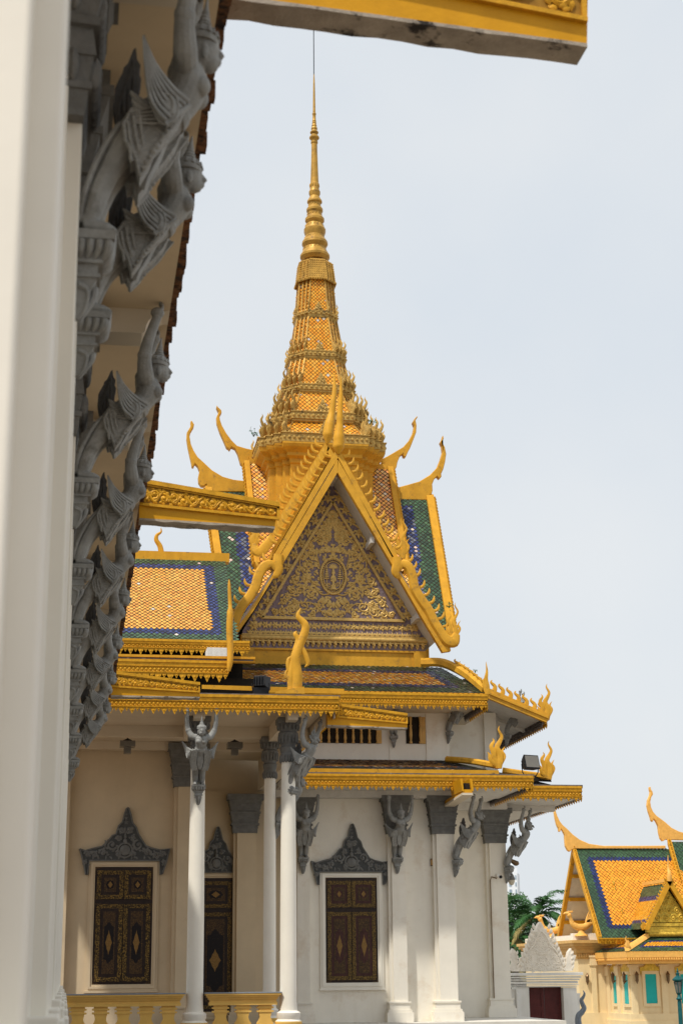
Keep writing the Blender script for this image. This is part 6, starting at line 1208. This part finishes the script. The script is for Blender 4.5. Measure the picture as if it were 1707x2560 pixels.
def leaf_tree(px, py, Y, Rr, label, seed, m='leaf_dark', n=2600, sx=1.0, sz=.85):
    c = at(px, py, Y=Y); r = thing('broadleaf_tree', label, 'tree', (c.x, Y, GZ), 'trees behind the gate'); q = random.Random(seed); T = MB()
    T.tube([V(c.x, Y, GZ), V(c.x+.2, Y, c.z*.4), V(c.x, Y, c.z)], [Rr*.09, Rr*.07, Rr*.03], 8)
    for k in range(6): a = q.uniform(0, 6.28); T.tube([V(c.x, Y, c.z*q.uniform(.5, .8)), V(c.x+Rr*.6*math.cos(a), Y+Rr*.6*math.sin(a), c.z+q.uniform(-.2, .4)*Rr)], [Rr*.04, Rr*.012], 6)
    T.build('trunk', 'bark', r); L = MB(); cl = [(q.uniform(-.75, .75)*Rr*sx, q.uniform(-.7, .7)*Rr, q.uniform(-.75, .75)*Rr*sz, q.uniform(.22, .42)*Rr) for _ in range(26)]
    for k in range(n):
        x, y, z, rr = q.choice(cl); d = V(q.gauss(0, 1), q.gauss(0, 1), q.gauss(0, 1)).normalized()*rr*q.uniform(.6, 1.05); p_ = V(c.x+x, Y+y, c.z+z)+d; s = Rr*q.uniform(.028, .055); u_ = V(q.gauss(0, 1), q.gauss(0, 1), q.gauss(0, .6)).normalized(); w = u_.orthogonal().normalized()
        L.add([p_-u_*s*1.5, p_+w*s*.7, p_+u_*s*1.5, p_-w*s*.7], [(0, 1, 2, 3)])
    L.build('crown', m, r)
leaf_tree(1300, 2410, 128, 2.9, 'dense dark green tree filling the gap left of the carved gate pediment', 1, n=5200, sx=1.2)
leaf_tree(1385, 2415, 131, 2.9, 'dark bushy tree directly behind the gate pediment and bird urn', 2, n=4800)
leaf_tree(1268, 2320, 140, 2.8, 'mid green tree hard against the right corner of the hall', 3, 'leaf_mid', 4000, sx=.9, sz=1.2)
leaf_tree(1402, 2392, 138, 2.4, 'dark tree showing between the palm and the pavilion gable', 4, n=4200)
leaf_tree(1330, 2470, 122, 3.0, 'low dark shrub tree behind the gate cornice', 5, n=3000)
def palm(px, py, Y, Lf, n, label, seed):
    c = at(px, py, Y=Y); r = thing('palm_tree', label, 'palm', (c.x, Y, GZ)); q = random.Random(seed); T = MB(); T.tube([V(c.x-.3, Y, GZ), V(c.x-.1, Y, c.z*.5), c], [.28, .2, .16], 10); T.build('trunk', 'bark', r)
    G = MB(); D = MB()
    for k in range(n):
        a = k*2.399+q.uniform(-.2, .2); elv = R(78-105*(k/(n-1))**1.1); ln = Lf*q.uniform(.85, 1.1); P = []; p_ = c.copy(); e = elv
        for j in range(13): P.append(p_.copy()); p_ = p_+V(math.cos(a)*math.cos(e), math.sin(a)*math.cos(e), math.sin(e))*ln/12; e -= R(5.5+2.5*(j/12))*(.6+.8*(1-k/n))
        B = D if k >= n-3 else G; B.tube(P, np.linspace(.05, .012, 13), 5)
        side = V(-math.sin(a), math.cos(a), 0)
        for j in range(1, 44):
            t = .12+.88*j/44*.999; i = min(11, int(t*12)); f = t*12-i; b0 = P[i]+(P[i+1]-P[i])*f; tg = (P[i+1]-P[i]).normalized()
            l_ = ln*.25*math.sin(math.pi*min(1, t*.9+.12))**.7
            for s in (-1, 1):
                d = (side*s*.8+tg*.75+V(0, 0, q.uniform(-.35, .25))).normalized(); w = tg*.036; m_ = b0+d*l_*.55; tip = b0+d*l_+V(0, 0, -l_*.28); B.add([b0-w, b0+w, m_+w*1.2, tip, m_-w*1.2], [(0, 1, 2, 3, 4)])
    G.build('fronds', 'palm_green', r); D.build('dry_fronds', 'palm_dry', r)
palm(1344, 2290, 112, 3.3, 19, 'tall palm with spread green fronds between the hall corner and the pavilion', 2)
palm(1305, 2395, 115, 2.4, 16, 'short palm half hidden behind the carved gate pediment', 12)
palm(1290, 2345, 118, 2.6, 18, 'lower palm with yellowing fronds beside the corner of the hall', 8)
A, Bq = at(1252, 2440, Y=600), at(1299, 2170, Y=600); r = thing('tower_block', 'pale high rise block far behind the trees', 'building', (A.x, 605, GZ)); B = MB(); B.box(A.x-4, Bq.x-1.2, 600, 612, GZ, Bq.z); B.box(Bq.x-1.199, Bq.x, 601, 611, GZ, Bq.z-2); B.box(A.x-4, Bq.x-2.5, 601, 611, Bq.z, Bq.z+2.5); B.build('wall', 'tower_hazed_white', r)
for k in range(14):
    z = Bq.z-4.2-k*2.6
    for x0, w in ((Bq.x-4.5, 1.0), (Bq.x-2.1, .5)):
        B = MB(); B.box(x0, x0+w, 599.9, 599.99, z, z+1.5); B.build('window', 'tower_glass', r)
